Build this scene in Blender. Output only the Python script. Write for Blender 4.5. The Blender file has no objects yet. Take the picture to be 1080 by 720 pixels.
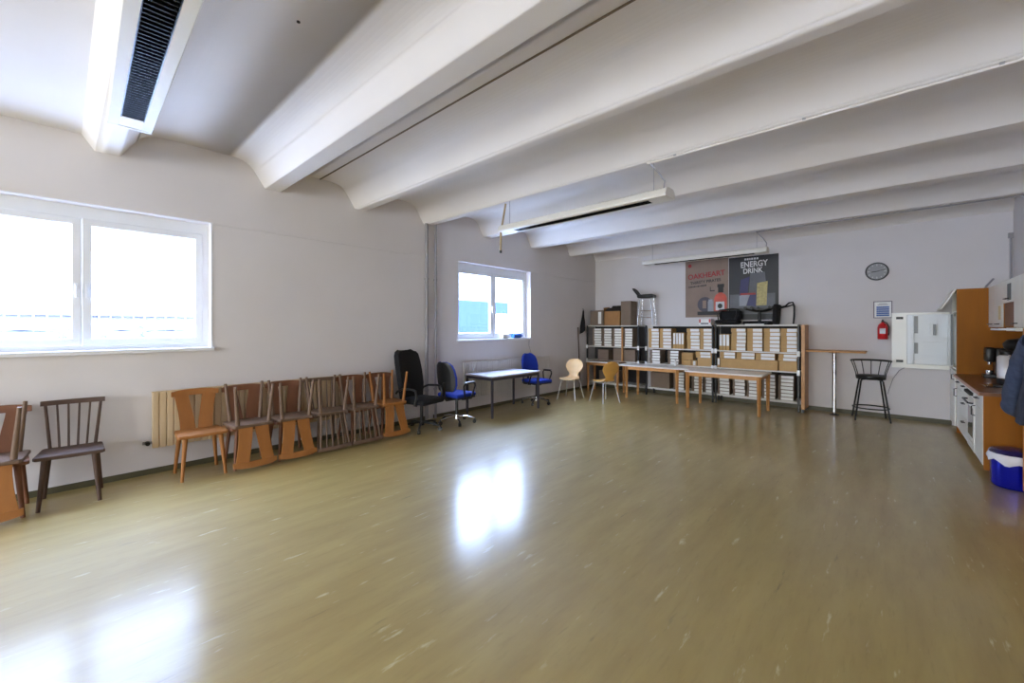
import bpy, bmesh, math, random
from mathutils import Vector, Matrix
random.seed(7)
scene = bpy.context.scene
COL = scene.collection
PI = math.pi

# ------------------------------------------------------------------ materials
def lin(c):
    return tuple((v/255/12.92 if v/255 <= .04045 else ((v/255+.055)/1.055)**2.4) for v in c)

MATS = {}
def mat(name, rgb, rough=.6, metal=0., var=.06, scale=6., spec=.5, bump=0., stretch=(1, 1, 1), coat=0., srgb=True, trans=0.):
    """principled material with a procedural colour variation"""
    if name in MATS: return MATS[name]
    m = bpy.data.materials.new(name); m.use_nodes = True
    nt = m.node_tree; b = nt.nodes['Principled BSDF']
    c = lin(rgb) if srgb else rgb
    b.inputs['Roughness'].default_value = rough
    b.inputs['Metallic'].default_value = metal
    b.inputs['Specular IOR Level'].default_value = spec
    b.inputs['Coat Weight'].default_value = coat
    tc = nt.nodes.new('ShaderNodeTexCoord'); mp = nt.nodes.new('ShaderNodeMapping')
    mp.inputs['Scale'].default_value = stretch
    nz = nt.nodes.new('ShaderNodeTexNoise'); nz.inputs['Scale'].default_value = scale; nz.inputs['Detail'].default_value = 5
    nt.links.new(tc.outputs['Object'], mp.inputs[0]); nt.links.new(mp.outputs[0], nz.inputs['Vector'])
    rp = nt.nodes.new('ShaderNodeValToRGB')
    rp.color_ramp.elements[0].position = .3; rp.color_ramp.elements[1].position = .7
    rp.color_ramp.elements[0].color = (*[v*(1-var) for v in c], 1)
    rp.color_ramp.elements[1].color = (*[min(1, v*(1+var)) for v in c], 1)
    nt.links.new(nz.outputs['Fac'], rp.inputs[0]); nt.links.new(rp.outputs[0], b.inputs['Base Color'])
    if bump:
        bp = nt.nodes.new('ShaderNodeBump'); bp.inputs['Strength'].default_value = bump; bp.inputs['Distance'].default_value = .01
        nt.links.new(nz.outputs['Fac'], bp.inputs['Height']); nt.links.new(bp.outputs[0], b.inputs['Normal'])
    MATS[name] = m
    return m

def floor_material():
    m = bpy.data.materials.new('linoleum'); m.use_nodes = True
    nt = m.node_tree; N = nt.nodes; L = nt.links; b = N['Principled BSDF']
    tc = N.new('ShaderNodeTexCoord')
    def noise(scale, st, det=6, rough=.6):
        mp = N.new('ShaderNodeMapping'); mp.inputs['Scale'].default_value = st
        n = N.new('ShaderNodeTexNoise'); n.inputs['Scale'].default_value = scale
        n.inputs['Detail'].default_value = det; n.inputs['Roughness'].default_value = rough
        L.new(tc.outputs['Object'], mp.inputs[0]); L.new(mp.outputs[0], n.inputs['Vector']); return n
    def ramp(src, p0, p1, c0, c1):
        r = N.new('ShaderNodeValToRGB'); r.color_ramp.elements[0].position = p0; r.color_ramp.elements[1].position = p1
        r.color_ramp.elements[0].color = c0; r.color_ramp.elements[1].color = c1
        L.new(src.outputs['Fac'], r.inputs[0]); return r
    def mix(a, bcol, f):
        x = N.new('ShaderNodeMix'); x.data_type = 'RGBA'
        L.new(f.outputs[0], x.inputs[0]); L.new(a.outputs[2 if a.bl_idname == 'ShaderNodeMix' else 0], x.inputs[6])
        x.inputs[7].default_value = bcol; return x
    base = ramp(noise(2.2, (3.2, .55, 1)), .32, .68, (*lin((152, 129, 68)), 1), (*lin((168, 147, 84)), 1))
    fine = ramp(noise(9, (4.5, .55, 1), 4), .56, .72, (0, 0, 0, 1), (.35, .35, .35, 1))
    a = mix(base, (*lin((130, 109, 55)), 1), fine)
    lt = ramp(noise(5, (3.4, .6, 1), 5, .6), .635, .71, (0, 0, 0, 1), (.75, .75, .75, 1))
    a = mix(a, (*lin((200, 188, 150)), 1), lt)
    wv = N.new('ShaderNodeMapping'); wv.inputs['Location'].default_value = (7, 3, 0)
    dk_n = noise(4.5, (3.6, .33, 1), 5, .6)
    dk = ramp(dk_n, .66, .74, (0, 0, 0, 1), (.5, .5, .5, 1))
    N.remove(wv)
    # the dark streak field is offset from the light one
    for l in dk_n.inputs['Vector'].links: l.from_node.inputs['Location'].default_value = (7.3, 3.1, 0)
    a = mix(a, (*lin((74, 66, 42)), 1), dk)
    L.new(a.outputs[2], b.inputs['Base Color'])
    rg = ramp(noise(1.6, (1.5, .6, 1), 4), .3, .7, (.16, .16, .16, 1), (.23, .23, .23, 1))
    L.new(rg.outputs[0], b.inputs['Roughness'])
    b.inputs['Specular IOR Level'].default_value = .55
    b.inputs['Coat Weight'].default_value = .9; b.inputs['Coat Roughness'].default_value = .58; b.inputs['Coat IOR'].default_value = 1.6
    bp = N.new('ShaderNodeBump'); bp.inputs['Strength'].default_value = .02; bp.inputs['Distance'].default_value = .01
    L.new(noise(3.0, (1, .5, 1), 2).outputs['Fac'], bp.inputs['Height']); L.new(bp.outputs[0], b.inputs['Normal'])
    return m

def glass_material():
    m = bpy.data.materials.new('window_glass'); m.use_nodes = True
    nt = m.node_tree; N = nt.nodes; L = nt.links
    N.remove(N['Principled BSDF'])
    t = N.new('ShaderNodeBsdfTransparent'); t.inputs[0].default_value = (.96, .98, .98, 1)
    g = N.new('ShaderNodeBsdfGlossy'); g.inputs['Roughness'].default_value = .02
    f = N.new('ShaderNodeFresnel'); f.inputs[0].default_value = 1.45
    x = N.new('ShaderNodeMixShader')
    ge = N.new('ShaderNodeNewGeometry'); iv = N.new('ShaderNodeMath'); iv.operation = 'SUBTRACT'; iv.inputs[0].default_value = 1.
    ml = N.new('ShaderNodeMath'); ml.operation = 'MULTIPLY'
    L.new(ge.outputs['Backfacing'], iv.inputs[1]); L.new(iv.outputs[0], ml.inputs[0]); L.new(f.outputs[0], ml.inputs[1])
    L.new(ml.outputs[0], x.inputs[0]); L.new(t.outputs[0], x.inputs[1]); L.new(g.outputs[0], x.inputs[2])
    L.new(x.outputs[0], N['Material Output'].inputs[0])
    return m

M_FLOOR = floor_material()
M_GLASS = glass_material()
M_WALL = mat('wall_paint', (215, 210, 209), .75, var=.025, scale=1.3, bump=.04)
M_CEIL = mat('ceiling_paint', (218, 212, 207), .85, var=.02, scale=1.5)
M_PVC = mat('white_pvc', (232, 234, 238), .35, var=.01)
M_SILL = mat('sill_white', (225, 225, 228), .4, var=.02)
M_BASE = mat('baseboard_olive', (84, 80, 58), .5, var=.08)
M_PIPE = mat('pipe_paint', (150, 147, 150), .5, var=.03)
M_JOINT = mat('joint_shadow', (120, 108, 92), .9)
M_OAK = mat('oak_honey', (154, 98, 42), .6, var=.09, scale=14, stretch=(1, 1, .25))
M_OAKR = mat('oak_red', (116, 72, 46), .6, var=.09, scale=14, stretch=(1, 1, .25))
M_DARKW = mat('wood_darkbrown', (80, 58, 47), .6, var=.1, scale=14, stretch=(1, 1, .25))
M_MIDW = mat('wood_greybrown', (108, 84, 66), .6, var=.1, scale=14, stretch=(1, 1, .25))
M_RADW = mat('radiator_white', (206, 202, 198), .4, var=.02)
M_RAD = mat('radiator_enamel', (206, 182, 146), .4, var=.02)
M_BLACKF = mat('black_fabric', (20, 20, 25), .9, var=.15, scale=60)
M_BLACKP = mat('black_plastic', (20, 20, 22), .4, var=.05)
M_BLACKM = mat('black_metal', (15, 15, 16), .4, metal=0., var=.05)
M_BLUEF = mat('blue_fabric', (18, 50, 158), .85, var=.12, scale=50)
M_CHROME = mat('chrome', (208, 208, 210), .14, metal=1., var=.01)
M_LEGS = mat('satin_leg', (226, 226, 228), .25, metal=.6, var=.01)
M_STEEL = mat('brushed_steel', (190, 190, 190), .3, metal=1., var=.04, stretch=(1, 1, 12))
M_DESKT = mat('desk_top_grey', (200, 200, 212), .4, var=.02)
M_DESKL = mat('desk_frame_dark', (68, 64, 74), .45, metal=.2, var=.04)
M_BIRCH = mat('birch_ply', (228, 192, 142), .4, var=.06, scale=3, stretch=(1, 1, 4))
M_BIRCHD = mat('beech_ply', (206, 156, 80), .4, var=.06, scale=3, stretch=(1, 1, 4))
M_TABLEW = mat('table_laminate', (234, 230, 224), .35, var=.02)
M_BEECH = mat('beech', (196, 142, 82), .4, var=.08, scale=4, stretch=(4, 1, 1))
M_BEECHV = mat('beech_upright', (190, 136, 80), .4, var=.08, scale=4, stretch=(1, 1, 4))
M_SHELFW = mat('shelf_white', (222, 220, 212), .45, var=.02)
M_CARD = mat('cardboard', (194, 158, 106), .85, var=.06, scale=8)
M_CARDD = mat('cardboard_dark', (160, 118, 74), .85, var=.06, scale=8)
M_CARDG = mat('cardboard_grey', (128, 112, 98), .85, var=.05, scale=8)
M_PAPER = mat('paper_white', (238, 238, 236), .7, var=.02)
M_KWHITE = mat('kitchen_white', (240, 239, 230), .3, var=.015)
M_KWOOD = mat('kitchen_walnut', (152, 90, 6), .55, spec=.25, var=.1, scale=3, stretch=(3, 3, .5))
M_KEDGE = mat('worktop_edge', (196, 150, 120), .4, var=.05)
M_WTOP = mat('worktop_brown', (122, 76, 44), .3, var=.08)
M_FRIDGE = mat('fridge_plastic', (226, 230, 230), .3, var=.01)
M_GREYP = mat('grey_plastic', (150, 154, 156), .4, var=.02)
M_DGLASS = mat('oven_glass', (40, 38, 36), .08, var=.02, spec=.7)
M_RED = mat('red_paint', (196, 24, 30), .3, var=.05)
M_LAMP = mat('lamp_white', (224, 220, 210), .4, var=.015)
M_LOUV = mat('louvre_dark', (44, 46, 52), .25, metal=.7, var=.1)
M_TAPE = mat('tan_strip', (172, 148, 108), .7, var=.06)
M_JACKET = mat('jacket_blue', (66, 78, 106), .85, var=.2, scale=25)
M_JLIN = mat('jacket_lining', (48, 46, 48), .85, var=.1, scale=25)
M_BIN = mat('bin_blue', (14, 24, 168), .18, metal=.35, var=.05)
M_BINL = mat('bin_lid_purple', (34, 22, 72), .25, var=.05)
M_BAG = mat('liner_white', (226, 224, 230), .5, var=.04)
M_PINE = mat('wardrobe_pine', (214, 146, 66), .45, var=.08, scale=3, stretch=(3, 3, .5))
M_SACK = mat('sack_white', (165, 167, 172), .8, var=.05)
M_FENCE = mat('fence_board', (104, 102, 108), .8, var=.06)
M_YARD = mat('yard_concrete', (200, 203, 208), .9, var=.06)
M_BLDB = mat('building_blue', (22, 46, 82), .6, var=.03)
M_BLDW = mat('building_white', (225, 225, 225), .7, var=.02)

# ------------------------------------------------------------------ mesh helpers
class MB:
    def __init__(self): self.bm = bmesh.new()
    def box(self, lo, hi, bev=0., seg=2, mtx=None):
        lo, hi = Vector(lo), Vector(hi)
        c = (lo+hi)/2; d = hi-lo
        r = bmesh.ops.create_cube(self.bm, size=1., matrix=Matrix.Translation(c) @ Matrix.Diagonal((*d, 1)))
        vs = r['verts']
        if bev:
            es = list({e for v in vs for e in v.link_edges})
            g = bmesh.ops.bevel(self.bm, geom=es, offset=bev, segments=seg, profile=.5, affect='EDGES')
            vs = list({v for f in g['faces'] for v in f.verts} | {v for v in vs if v.is_valid})
        if mtx is not None: bmesh.ops.transform(self.bm, matrix=mtx, verts=vs)
        return self
    def cyl(self, a, b, r1, r2=None, n=12, caps=True):
        a, b = Vector(a), Vector(b); r2 = r1 if r2 is None else r2
        d = b-a; q = d.to_track_quat('Z', 'Y').to_matrix().to_4x4()
        bmesh.ops.create_cone(self.bm, cap_ends=caps, segments=n, radius1=r1, radius2=r2, depth=d.length,
                              matrix=Matrix.Translation((a+b)/2) @ q)
        return self
    def sq(self, a, b, w1, w2=None):
        return self.cyl(a, b, w1*.7071, (w2 if w2 else w1)*.7071, n=4)
    def tube(self, pts, r, n=8, closed=False):
        pts = [Vector(p) for p in pts]; rings = []; N = len(pts); up = None
        for i, p in enumerate(pts):
            if closed: t = (pts[(i+1) % N]-pts[i-1]).normalized()
            else: t = (pts[min(i+1, N-1)]-pts[max(i-1, 0)]).normalized()
            if up is None:
                up = Vector((0, 0, 1)) if abs(t.z) < .9 else Vector((1, 0, 0))
            u = t.cross(up)
            if u.length < 1e-4: u = t.cross(Vector((0, 1, 0)))
            u.normalize(); w = u.cross(t).normalized(); up = w
            rings.append([self.bm.verts.new(p + u*r*math.cos(2*PI*k/n) + w*r*math.sin(2*PI*k/n)) for k in range(n)])
        for i in range(N if closed else N-1):
            A, B = rings[i], rings[(i+1) % N]
            for k in range(n): self.bm.faces.new((A[k], A[(k+1) % n], B[(k+1) % n], B[k]))
        if not closed:
            self.bm.faces.new(rings[0][::-1]); self.bm.faces.new(rings[-1])
        return self
    def lathe(self, prof, c=(0, 0, 0), n=24, axis='Z'):
        rings = []; c = Vector(c)
        for r, z in prof:
            ring = []
            for k in range(n):
                x, y = max(r, 1e-4)*math.cos(2*PI*k/n), max(r, 1e-4)*math.sin(2*PI*k/n)
                v = Vector((x, y, z)) if axis == 'Z' else (Vector((x, z, y)) if axis == 'Y' else Vector((z, x, y)))
                ring.append(self.bm.verts.new(c+v))
            rings.append(ring)
        for A, B in zip(rings, rings[1:]):
            for k in range(n): self.bm.faces.new((A[k], A[(k+1) % n], B[(k+1) % n], B[k]))
        self.bm.faces.new(rings[0][::-1]); self.bm.faces.new(rings[-1])
        return self
    def prism(self, poly, d0, d1, fr):
        """extrude a 2-D polygon; fr(u, v, d) -> 3-D"""
        A = [self.bm.verts.new(fr(u, v, d0)) for u, v in poly]
        B = [self.bm.verts.new(fr(u, v, d1)) for u, v in poly]
        n = len(poly)
        self.bm.faces.new(A[::-1]); self.bm.faces.new(B)
        for k in range(n): self.bm.faces.new((A[k], A[(k+1) % n], B[(k+1) % n], B[k]))
        return self
    def sheet(self, rows, th, nrm=None):
        """rows of 3-D points -> closed sheet of thickness th"""
        R, C = len(rows), len(rows[0])
        P = [[Vector(p) for p in r] for r in rows]
        def nr(i, j):
            a = P[min(i+1, R-1)][j]-P[max(i-1, 0)][j]; b = P[i][min(j+1, C-1)]-P[i][max(j-1, 0)]
            n = a.cross(b); return n.normalized() if n.length > 1e-9 else Vector((0, 0, 1))
        T = [[self.bm.verts.new(P[i][j]+nr(i, j)*th/2) for j in range(C)] for i in range(R)]
        B = [[self.bm.verts.new(P[i][j]-nr(i, j)*th/2) for j in range(C)] for i in range(R)]
        for i in range(R-1):
            for j in range(C-1):
                self.bm.faces.new((T[i][j], T[i+1][j], T[i+1][j+1], T[i][j+1]))
                self.bm.faces.new((B[i][j], B[i][j+1], B[i+1][j+1], B[i+1][j]))
        for i in range(R-1):
            self.bm.faces.new((T[i][0], B[i][0], B[i+1][0], T[i+1][0]))
            self.bm.faces.new((T[i][-1], T[i+1][-1], B[i+1][-1], B[i][-1]))
        for j in range(C-1):
            self.bm.faces.new((T[0][j], T[0][j+1], B[0][j+1], B[0][j]))
            self.bm.faces.new((T[-1][j], B[-1][j], B[-1][j+1], T[-1][j+1]))
        return self
    def build(self, name, m, parent=None, smooth=False, loc=None):
        bmesh.ops.recalc_face_normals(self.bm, faces=self.bm.faces[:])
        me = bpy.data.meshes.new(name); self.bm.to_mesh(me); self.bm.free()
        me.materials.append(m)
        if smooth:
            for p in me.polygons: p.use_smooth = True
            me.set_sharp_from_angle(angle=math.radians(42))
        o = bpy.data.objects.new(name, me); COL.objects.link(o)
        if parent: o.parent = parent
        if loc: o.location = loc
        return o

def thing(name, label, cat, loc=(0, 0, 0), rz=0., group=None):
    o = bpy.data.objects.new(name, None); COL.objects.link(o); o.empty_display_size = .1
    o.location = loc; o.rotation_euler = (0, 0, rz)
    return tag(o, label, cat, group)
def tag(o, label, cat, group=None):
    o['label'] = label; o['category'] = cat
    if group: o['group'] = group
    return o
def struct(o):
    o['kind'] = 'structure'; return o
def dup(root, loc=None, rot=None, label=None, group=None):
    r = root.copy(); COL.objects.link(r)
    if loc is not None: r.location = loc
    if rot is not None: r.rotation_euler = rot
    if label: r['label'] = label
    if group: r['group'] = group
    for ch in list(root.children):
        c = ch.copy(); COL.objects.link(c); c.parent = r
        for g in list(ch.children):
            d = g.copy(); COL.objects.link(d); d.parent = c
    return r
def bx(name, lo, hi, m, parent=None, bev=0., smooth=False):
    return MB().box(lo, hi, bev).build(name, m, parent, smooth)

# ------------------------------------------------------------------ room shell
XL, XR, YB, YF, ZC = -5.96, 1.38, 9.88, -7.0, 3.70
WT = .30
struct(bx('floor', (XL-.3, YF-.3, -.2), (XR+.3, YB+.3, 0), M_FLOOR))
WINS = [(-.92, 1.20), (5.00, 7.10)]
WZ0, WZ1 = 1.355, 2.838
def wall_with_holes(name, x0, x1, holes, y0, y1):
    b = MB()
    b.box((x0, y0, 0), (x1, y1, WZ0)); b.box((x0, y0, WZ1), (x1, y1, ZC+.2))
    ys = [y0]+[v for h in sorted(holes) for v in h]+[y1]
    for i in range(0, len(ys), 2): b.box((x0, ys[i], WZ0), (x1, ys[i+1], WZ1))
    return struct(b.build(name, M_WALL))
wall_with_holes('wall_left', XL-WT, XL, WINS, YF-.3, YB+.3)
struct(bx('wall_back', (XL, YB, 0), (XR, YB+.3, ZC+.2), M_WALL))
struct(bx('wall_right', (XR, YF-.3, 0), (XR+.3, YB+.3, ZC+.2), M_WALL))
b = MB()   # wall behind the camera, two windows added to let in fill light
RW = [(-5.5, -2.5), (-1.9, 1.1)]
for lo, hi in [((XL, 0), (XR, .75)), ((XL, 3.15), (XR, ZC+.2))]:
    b.box((lo[0], YF-.3, lo[1]), (hi[0], YF, hi[1]))
xs = [XL, RW[0][0], RW[0][1], RW[1][0], RW[1][1], XR]
for i in (0, 2, 4): b.box((xs[i], YF-.3, .75), (xs[i+1], YF, 3.15))
struct(b.build('wall_front', M_WALL))

# ribbed concrete ceiling: one long profile extruded across the room
RIBS = [-6.4, -5.2, -3.85, -2.45, -1.12, .32, 1.87, 3.08, 4.32, 5.75, 7.22, 8.74]
prof = []
def halfrib():
    pts = [(.0, 3.39), (.085, 3.39), (.093, 3.3925), (.10, 3.40), (.14, 3.462)]
    P = [(.185, 3.53), (.245, 3.62), (.275, 3.70), (.50, 3.70)]
    for k in range(13):
        t = k/12; a, b_, c, d = (1-t)**3, 3*t*(1-t)**2, 3*t*t*(1-t), t**3
        pts.append((a*P[0][0]+b_*P[1][0]+c*P[2][0]+d*P[3][0], a*P[0][1]+b_*P[1][1]+c*P[2][1]+d*P[3][1]))
    return pts
HR = halfrib()
def ribprof(c): return [(c-u, z) for u, z in HR[::-1]] + [(c+u, z) for u, z in HR[1:]]
line = [(YF-.3, ZC)]
for c in RIBS: line += ribprof(c)
line += [(9.96-u, z) for u, z in HR[::-1]] + [(YB+.3, 3.39)]
b = MB()
top = 3.95
fixed = [line[0]]
for y, z in line[1:]:
    if -1.0 < y < .2: z = min(z, 3.53)
    if y > fixed[-1][0]+1e-4: fixed.append((y, z))
line = fixed
for (y0, z0), (y1, z1) in zip(line, line[1:]):
    if y1-y0 < 1e-6: continue
    b.prism([(y0, z0), (y1, z1), (y1, top), (y0, top)], XL, XR, lambda u, v, d: (d, u, v))
bmesh.ops.remove_doubles(b.bm, verts=b.bm.verts[:], dist=1e-5)
seen = {}
dele = []
for f in b.bm.faces:
    k = tuple(sorted(v.index for v in f.verts))
b.bm.verts.index_update()
for f in b.bm.faces:
    k = tuple(sorted(v.index for v in f.verts))
    if k in seen: dele += [f, seen[k]]
    else: seen[k] = f
bmesh.ops.delete(b.bm, geom=list(set(dele)), context='FACES')
struct(b.build('ceiling', M_CEIL, smooth=True))
# open joints between the precast ceiling slabs
for i, y in enumerate((2.475, -1.80, 6.48)):
    struct(bx(f'trim_{i+5}', (XL, y-.006, 3.688), (XR, y+.006, 3.6995), M_JOINT))

# baseboards and the ledge line on the left wall
struct(bx('baseboard_left', (XL, YF, 0), (XL+.012, YB, .06), M_BASE))
struct(bx('baseboard_back', (XL, YB-.012, 0), (XR, YB, .075), M_BASE))
struct(bx('baseboard_right', (XR-.012, YF, 0), (XR, YB, .06), M_BASE))
struct(bx('trim_1', (XL, 1.22, 2.822), (XL+.012, 4.28, 2.84), M_WALL, bev=.004))
struct(bx('trim_2', (XL, 7.12, 2.822), (XL+.012, 9.86, 2.84), M_WALL, bev=.004))
struct(bx('trim_3', (XL, YF, 2.822), (XL+.012, -.94, 2.84), M_WALL, bev=.004))

# ------------------------------------------------------------------ windows
def window(idx, y0, y1, label):
    x = XL-.17
    f = thing(f'window_{idx}', label, 'window'); struct(f)
    t = .058; tt = .125
    b = MB()
    b.box((x-.035, y0, WZ0), (x+.035, y1, WZ0+t)).box((x-.035, y0, WZ1-tt), (x+.035, y1, WZ1))
    b.box((x-.035, y0, WZ0+t), (x+.035, y0+t, WZ1-tt)).box((x-.035, y1-t, WZ0+t), (x+.035, y1, WZ1-tt))
    ym = (y0+y1)/2
    b.build('window_frame', M_PVC, f)
    for a, c in ((y0+t, ym-.001), (ym+.001, y1-t)):
        s = .070; z0, z1 = WZ0+t, WZ1-tt
        b = MB()
        b.box((x-.02, a, z0), (x+.05, c, z0+s), .008).box((x-.02, a, z1-s), (x+.05, c, z1), .008)
        b.box((x-.02, a, z0+s-.01), (x+.05, a+s, z1-s+.01), .008).box((x-.02, c-s, z0+s-.01), (x+.05, c, z1-s+.01), .008)
        sash = b.build('sash', M_PVC, f)
        bx('pane', (x+.0, a+s-.01, z0+s-.01), (x+.006, c-s+.01, z1-s+.01), M_GLASS, sash)
        hy = c-s/2 if a < ym-.5 and c < ym else a+s/2
        MB().box((x+.05, hy-.014, 1.98), (x+.062, hy+.014, 2.05), .003).box((x+.062, hy-.009, 1.9), (x+.082, hy+.009, 2.02), .004).build('handle', M_PVC, sash)
    bx('window_sill', (XL-.135, y0-.0, WZ0-.005), (XL, y1, WZ0+.012), M_SILL, f)
    bx('sill_nosing', (XL+.001, y0-.03, WZ0-.03), (XL+.045, y1+.03, WZ0+.012), M_SILL, f, .006)
    # pale plaster band around the opening
    MB().box((XL+.001, y0, WZ1), (XL+.006, y1, WZ1+.012)).box((XL+.001, y1, WZ0+.02), (XL+.006, y1+.018, WZ1+.012)).build('trim_band', M_SILL, f)
    return f
window(1, *WINS[0], 'large white two-pane window at left edge with white sacks outside')
window(2, *WINS[1], 'smaller white two-pane window above the grey desk with blue view')
RWZ = (.75, 3.15)
def added_window(idx, x0, x1, label):
    f = thing(f'window_{idx}', label, 'window'); struct(f); y = YF-.16; t = .06; xm = (x0+x1)/2
    b = MB()
    b.box((x0, y-.035, RWZ[0]), (x1, y+.035, RWZ[0]+t)).box((x0, y-.035, RWZ[1]-t), (x1, y+.035, RWZ[1]))
    b.box((x0, y-.035, RWZ[0]+t), (x0+t, y+.035, RWZ[1]-t)).box((x1-t, y-.035, RWZ[0]+t), (x1, y+.035, RWZ[1]-t)).box((xm-.05, y-.035, RWZ[0]+t), (xm+.05, y+.035, RWZ[1]-t))
    b.build('window_frame', M_PVC, f)
    for a, c in ((x0+t, xm-.05), (xm+.05, x1-t)): bx('pane', (a, y-.003, RWZ[0]+t), (c, y+.003, RWZ[1]-t), M_GLASS, f)
added_window(3, *RW[0], 'added white fill-light window in rear wall behind viewer, near left corner')
added_window(4, *RW[1], 'added white fill-light window in rear wall behind viewer, near right corner')

# ------------------------------------------------------------------ wooden chairs
def leg_mesh(sx, sy, m, parent, feet=.05):
    MB().cyl((sx*.155, sy*.155, .435), (sx*.155+(feet if sx > 0 else -feet*.9), sy*.155+sy*.035, .0), .023, .015, 10).build('leg', m, parent, True)
def seat_mesh(m, parent):
    pts = [(-.19, -.185), (-.17, -.2), (.17, -.225), (.195, -.21), (.205, 0), (.195, .21), (.17, .225), (-.17, .2), (-.19, .185)]
    b = MB().prism(pts, .435, .468, lambda u, v, d: (u, v, d))
    es = [e for e in b.bm.edges if abs(e.verts[0].co.z-e.verts[1].co.z) < 1e-5]
    bmesh.ops.bevel(b.bm, geom=es, offset=.008, segments=2, affect='EDGES', profile=.5)
    b.build('seat', m, parent, True)
def backfr(th=.018):
    # u = sideways, v = height above seat, d = through thickness; leans back with height
    return lambda u, v, d: (-.165-.072*(v/.44)-.022*(1-(u/.22)**2)*(v/.44) + d, u, .466+v)
def rail_band(fr, lo, hi, w=.216, th=.015, N=18):
    b = MB(); rings = []
    for k in range(N+1):
        q = -1+2*k/N; u = q*w
        rings.append([b.bm.verts.new(fr(u, v, d)) for v, d in ((lo(q), -th), (lo(q), th), (hi(q), th), (hi(q), -th))])
    for A, B in zip(rings, rings[1:]):
        for k in range(4): b.bm.faces.new((A[k], A[(k+1) % 4], B[(k+1) % 4], B[k]))
    b.bm.faces.new(rings[0][::-1]); b.bm.faces.new(rings[-1])
    return b
def board_chair(name, label, m, mb, group=None):
    t = thing(name, label, 'chair', group=group)
    seat_mesh(m, t)
    for sx in (1, -1):
        for sy in (1, -1): leg_mesh(sx, sy, m, t)
    fr = backfr()
    half = [(.010, 0), (.150, 0), (.150, .08), (.160, .19), (.176, .30), (.192, .38), (.064, .38), (.058, .33), (.036, .2), (.018, .08)]
    for sgn in (1, -1):
        MB().prism([(sgn*u, v) for u, v in half], -.009, .009, fr).build('back_board', mb, t, True)
    b = rail_band(fr, lambda u: .372-.004*abs(u), lambda u: .437-.02*abs(u)**3)
    b.build('top_rail', mb, t, True)
    return t
def spindle_chair(name, label, m, mb, group=None):
    t = thing(name, label, 'chair', group=group)
    seat_mesh(m, t)
    for sx in (1, -1):
        for sy in (1, -1): leg_mesh(sx, sy, m, t)
    fr = backfr()
    for k in range(6):
        u0 = -.15+.30*k/5; u1 = -.185+.37*k/5
        r = .014 if k in (0, 5) else .009
        MB().cyl(fr(u0, 0, 0), fr(u1, .40, 0), r, r*.85, 8).build('spindle', mb, t, True)
    b = rail_band(fr, lambda u: .395, lambda u: .437)
    b.build('top_rail', m, t, True)
    return t
GW = 'wooden farmhouse chairs along the left wall'
bo = board_chair('wooden_chair', 'honey wooden chair with V-cut back board, standing alone before the radiator', M_OAK, M_OAK, GW)
br = board_chair('wooden_chair', 'reddish wooden chair with V-cut back standing upright under first stacked chair right of lone honey chair', M_OAKR, M_OAKR, GW)
bm_ = board_chair('wooden_chair', 'x', M_MIDW, M_OAK, GW)
sd = spindle_chair('wooden_chair', 'dark brown spindle-back chair standing alone under the large window', M_DARKW, M_DARKW, GW)
sm_ = spindle_chair('wooden_chair', 'x', M_MIDW, M_MIDW, GW)
CX = -5.595
bo.location = (CX, 1.03, 0)
sd.location = (-5.62, .065, 0); sd.rotation_euler = (0, 0, math.radians(-4))
# stacks: an upright chair with a second one set upside down on its seat
STK = [(-.405, 'far left stack cut by photo edge', 'br', 'bm', -.04),
       (1.495, 'first stack right of lone honey chair', 'br', 'bm', 0),
       (1.950, 'second stack right of lone honey chair', 'br', 'bm', 0),
       (2.402, 'third stack right of lone honey chair', 'sm', 'sm', 0),
       (2.852, 'fourth stack right of lone honey chair', 'br', 'sm', 0),
       (3.305, 'last stack beside black armchair', 'br', 'bo', 0)]
KIND = {'br': 'reddish V-cut board chair', 'bo': 'honey V-cut board chair', 'bm': 'brown-seated V-cut board chair', 'sm': 'grey-brown spindle chair'}
PROTO = {'br': br, 'bo': bo, 'bm': bm_, 'sm': sm_}
used = {'bo'}
def put(k, loc, rot, label):
    if k not in used:
        used.add(k); o = PROTO[k]; o.location = loc; o.rotation_euler = rot; o['label'] = label; return o
    return dup(PROTO[k], loc, rot, label)
for y, where, low, up, a in STK:
    put(low, (CX, y, 0), (0, 0, a*.5), f'{KIND[low]} upright at bottom of {where}')
    put(up, (CX+.072, y-.012, .94), (0, PI, a), f'{KIND[up]} upside down atop {where}')

# ------------------------------------------------------------------ radiators, pipes
def radiator(name, label, y0, y1, z0, z1, x=XL+.05, valve_near=True, m=M_RAD):
    t = thing(name, label, 'radiator', (x, (y0+y1)/2, z0))
    L = (y1-y0)/2; H = z1-z0
    b = MB(); n = int((y1-y0)/.062)
    for k in range(n):
        a = -L+(2*L)*k/n; c = -L+(2*L)*(k+1)/n
        b.box((-.02, a+.004, 0), (.028, c-.004, H), .006)
    b.box((-.025, -L+.01, .01), (.012, L-.01, H-.01))
    b.build('panel', m, t)
    MB().box((-.03, -L, H), (.026, L, H+.01), .003).build('top_grille', m, t)
    s = -1 if valve_near else 1
    MB().cyl((0, s*(L-.01), .06), (0, s*(L+.075), .06), .014).cyl((-.045, s*(L+.06), .06), (.004, s*(L+.06), .06), .012).build('pipe', M_PIPE, t, True)
    MB().cyl((0, s*(L+.035), .06), (.05, s*(L+.035), .06), .024, .020, 14).build('valve', M_BLACKP, t, True)
    for q in (-.7, .7): MB().box((-.046, q*L-.02, H*.3), (-.02, q*L+.02, H*.7)).build('bracket', M_PIPE, t)
    return t
radiator('radiator', 'long beige panel radiator behind the wooden chairs under the large window', .66, 2.78, .29, .89)
radiator('radiator', 'pale panel radiator under the smaller window behind the grey desk', 5.08, 7.72, .27, .93, valve_near=False, m=M_RADW)
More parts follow.
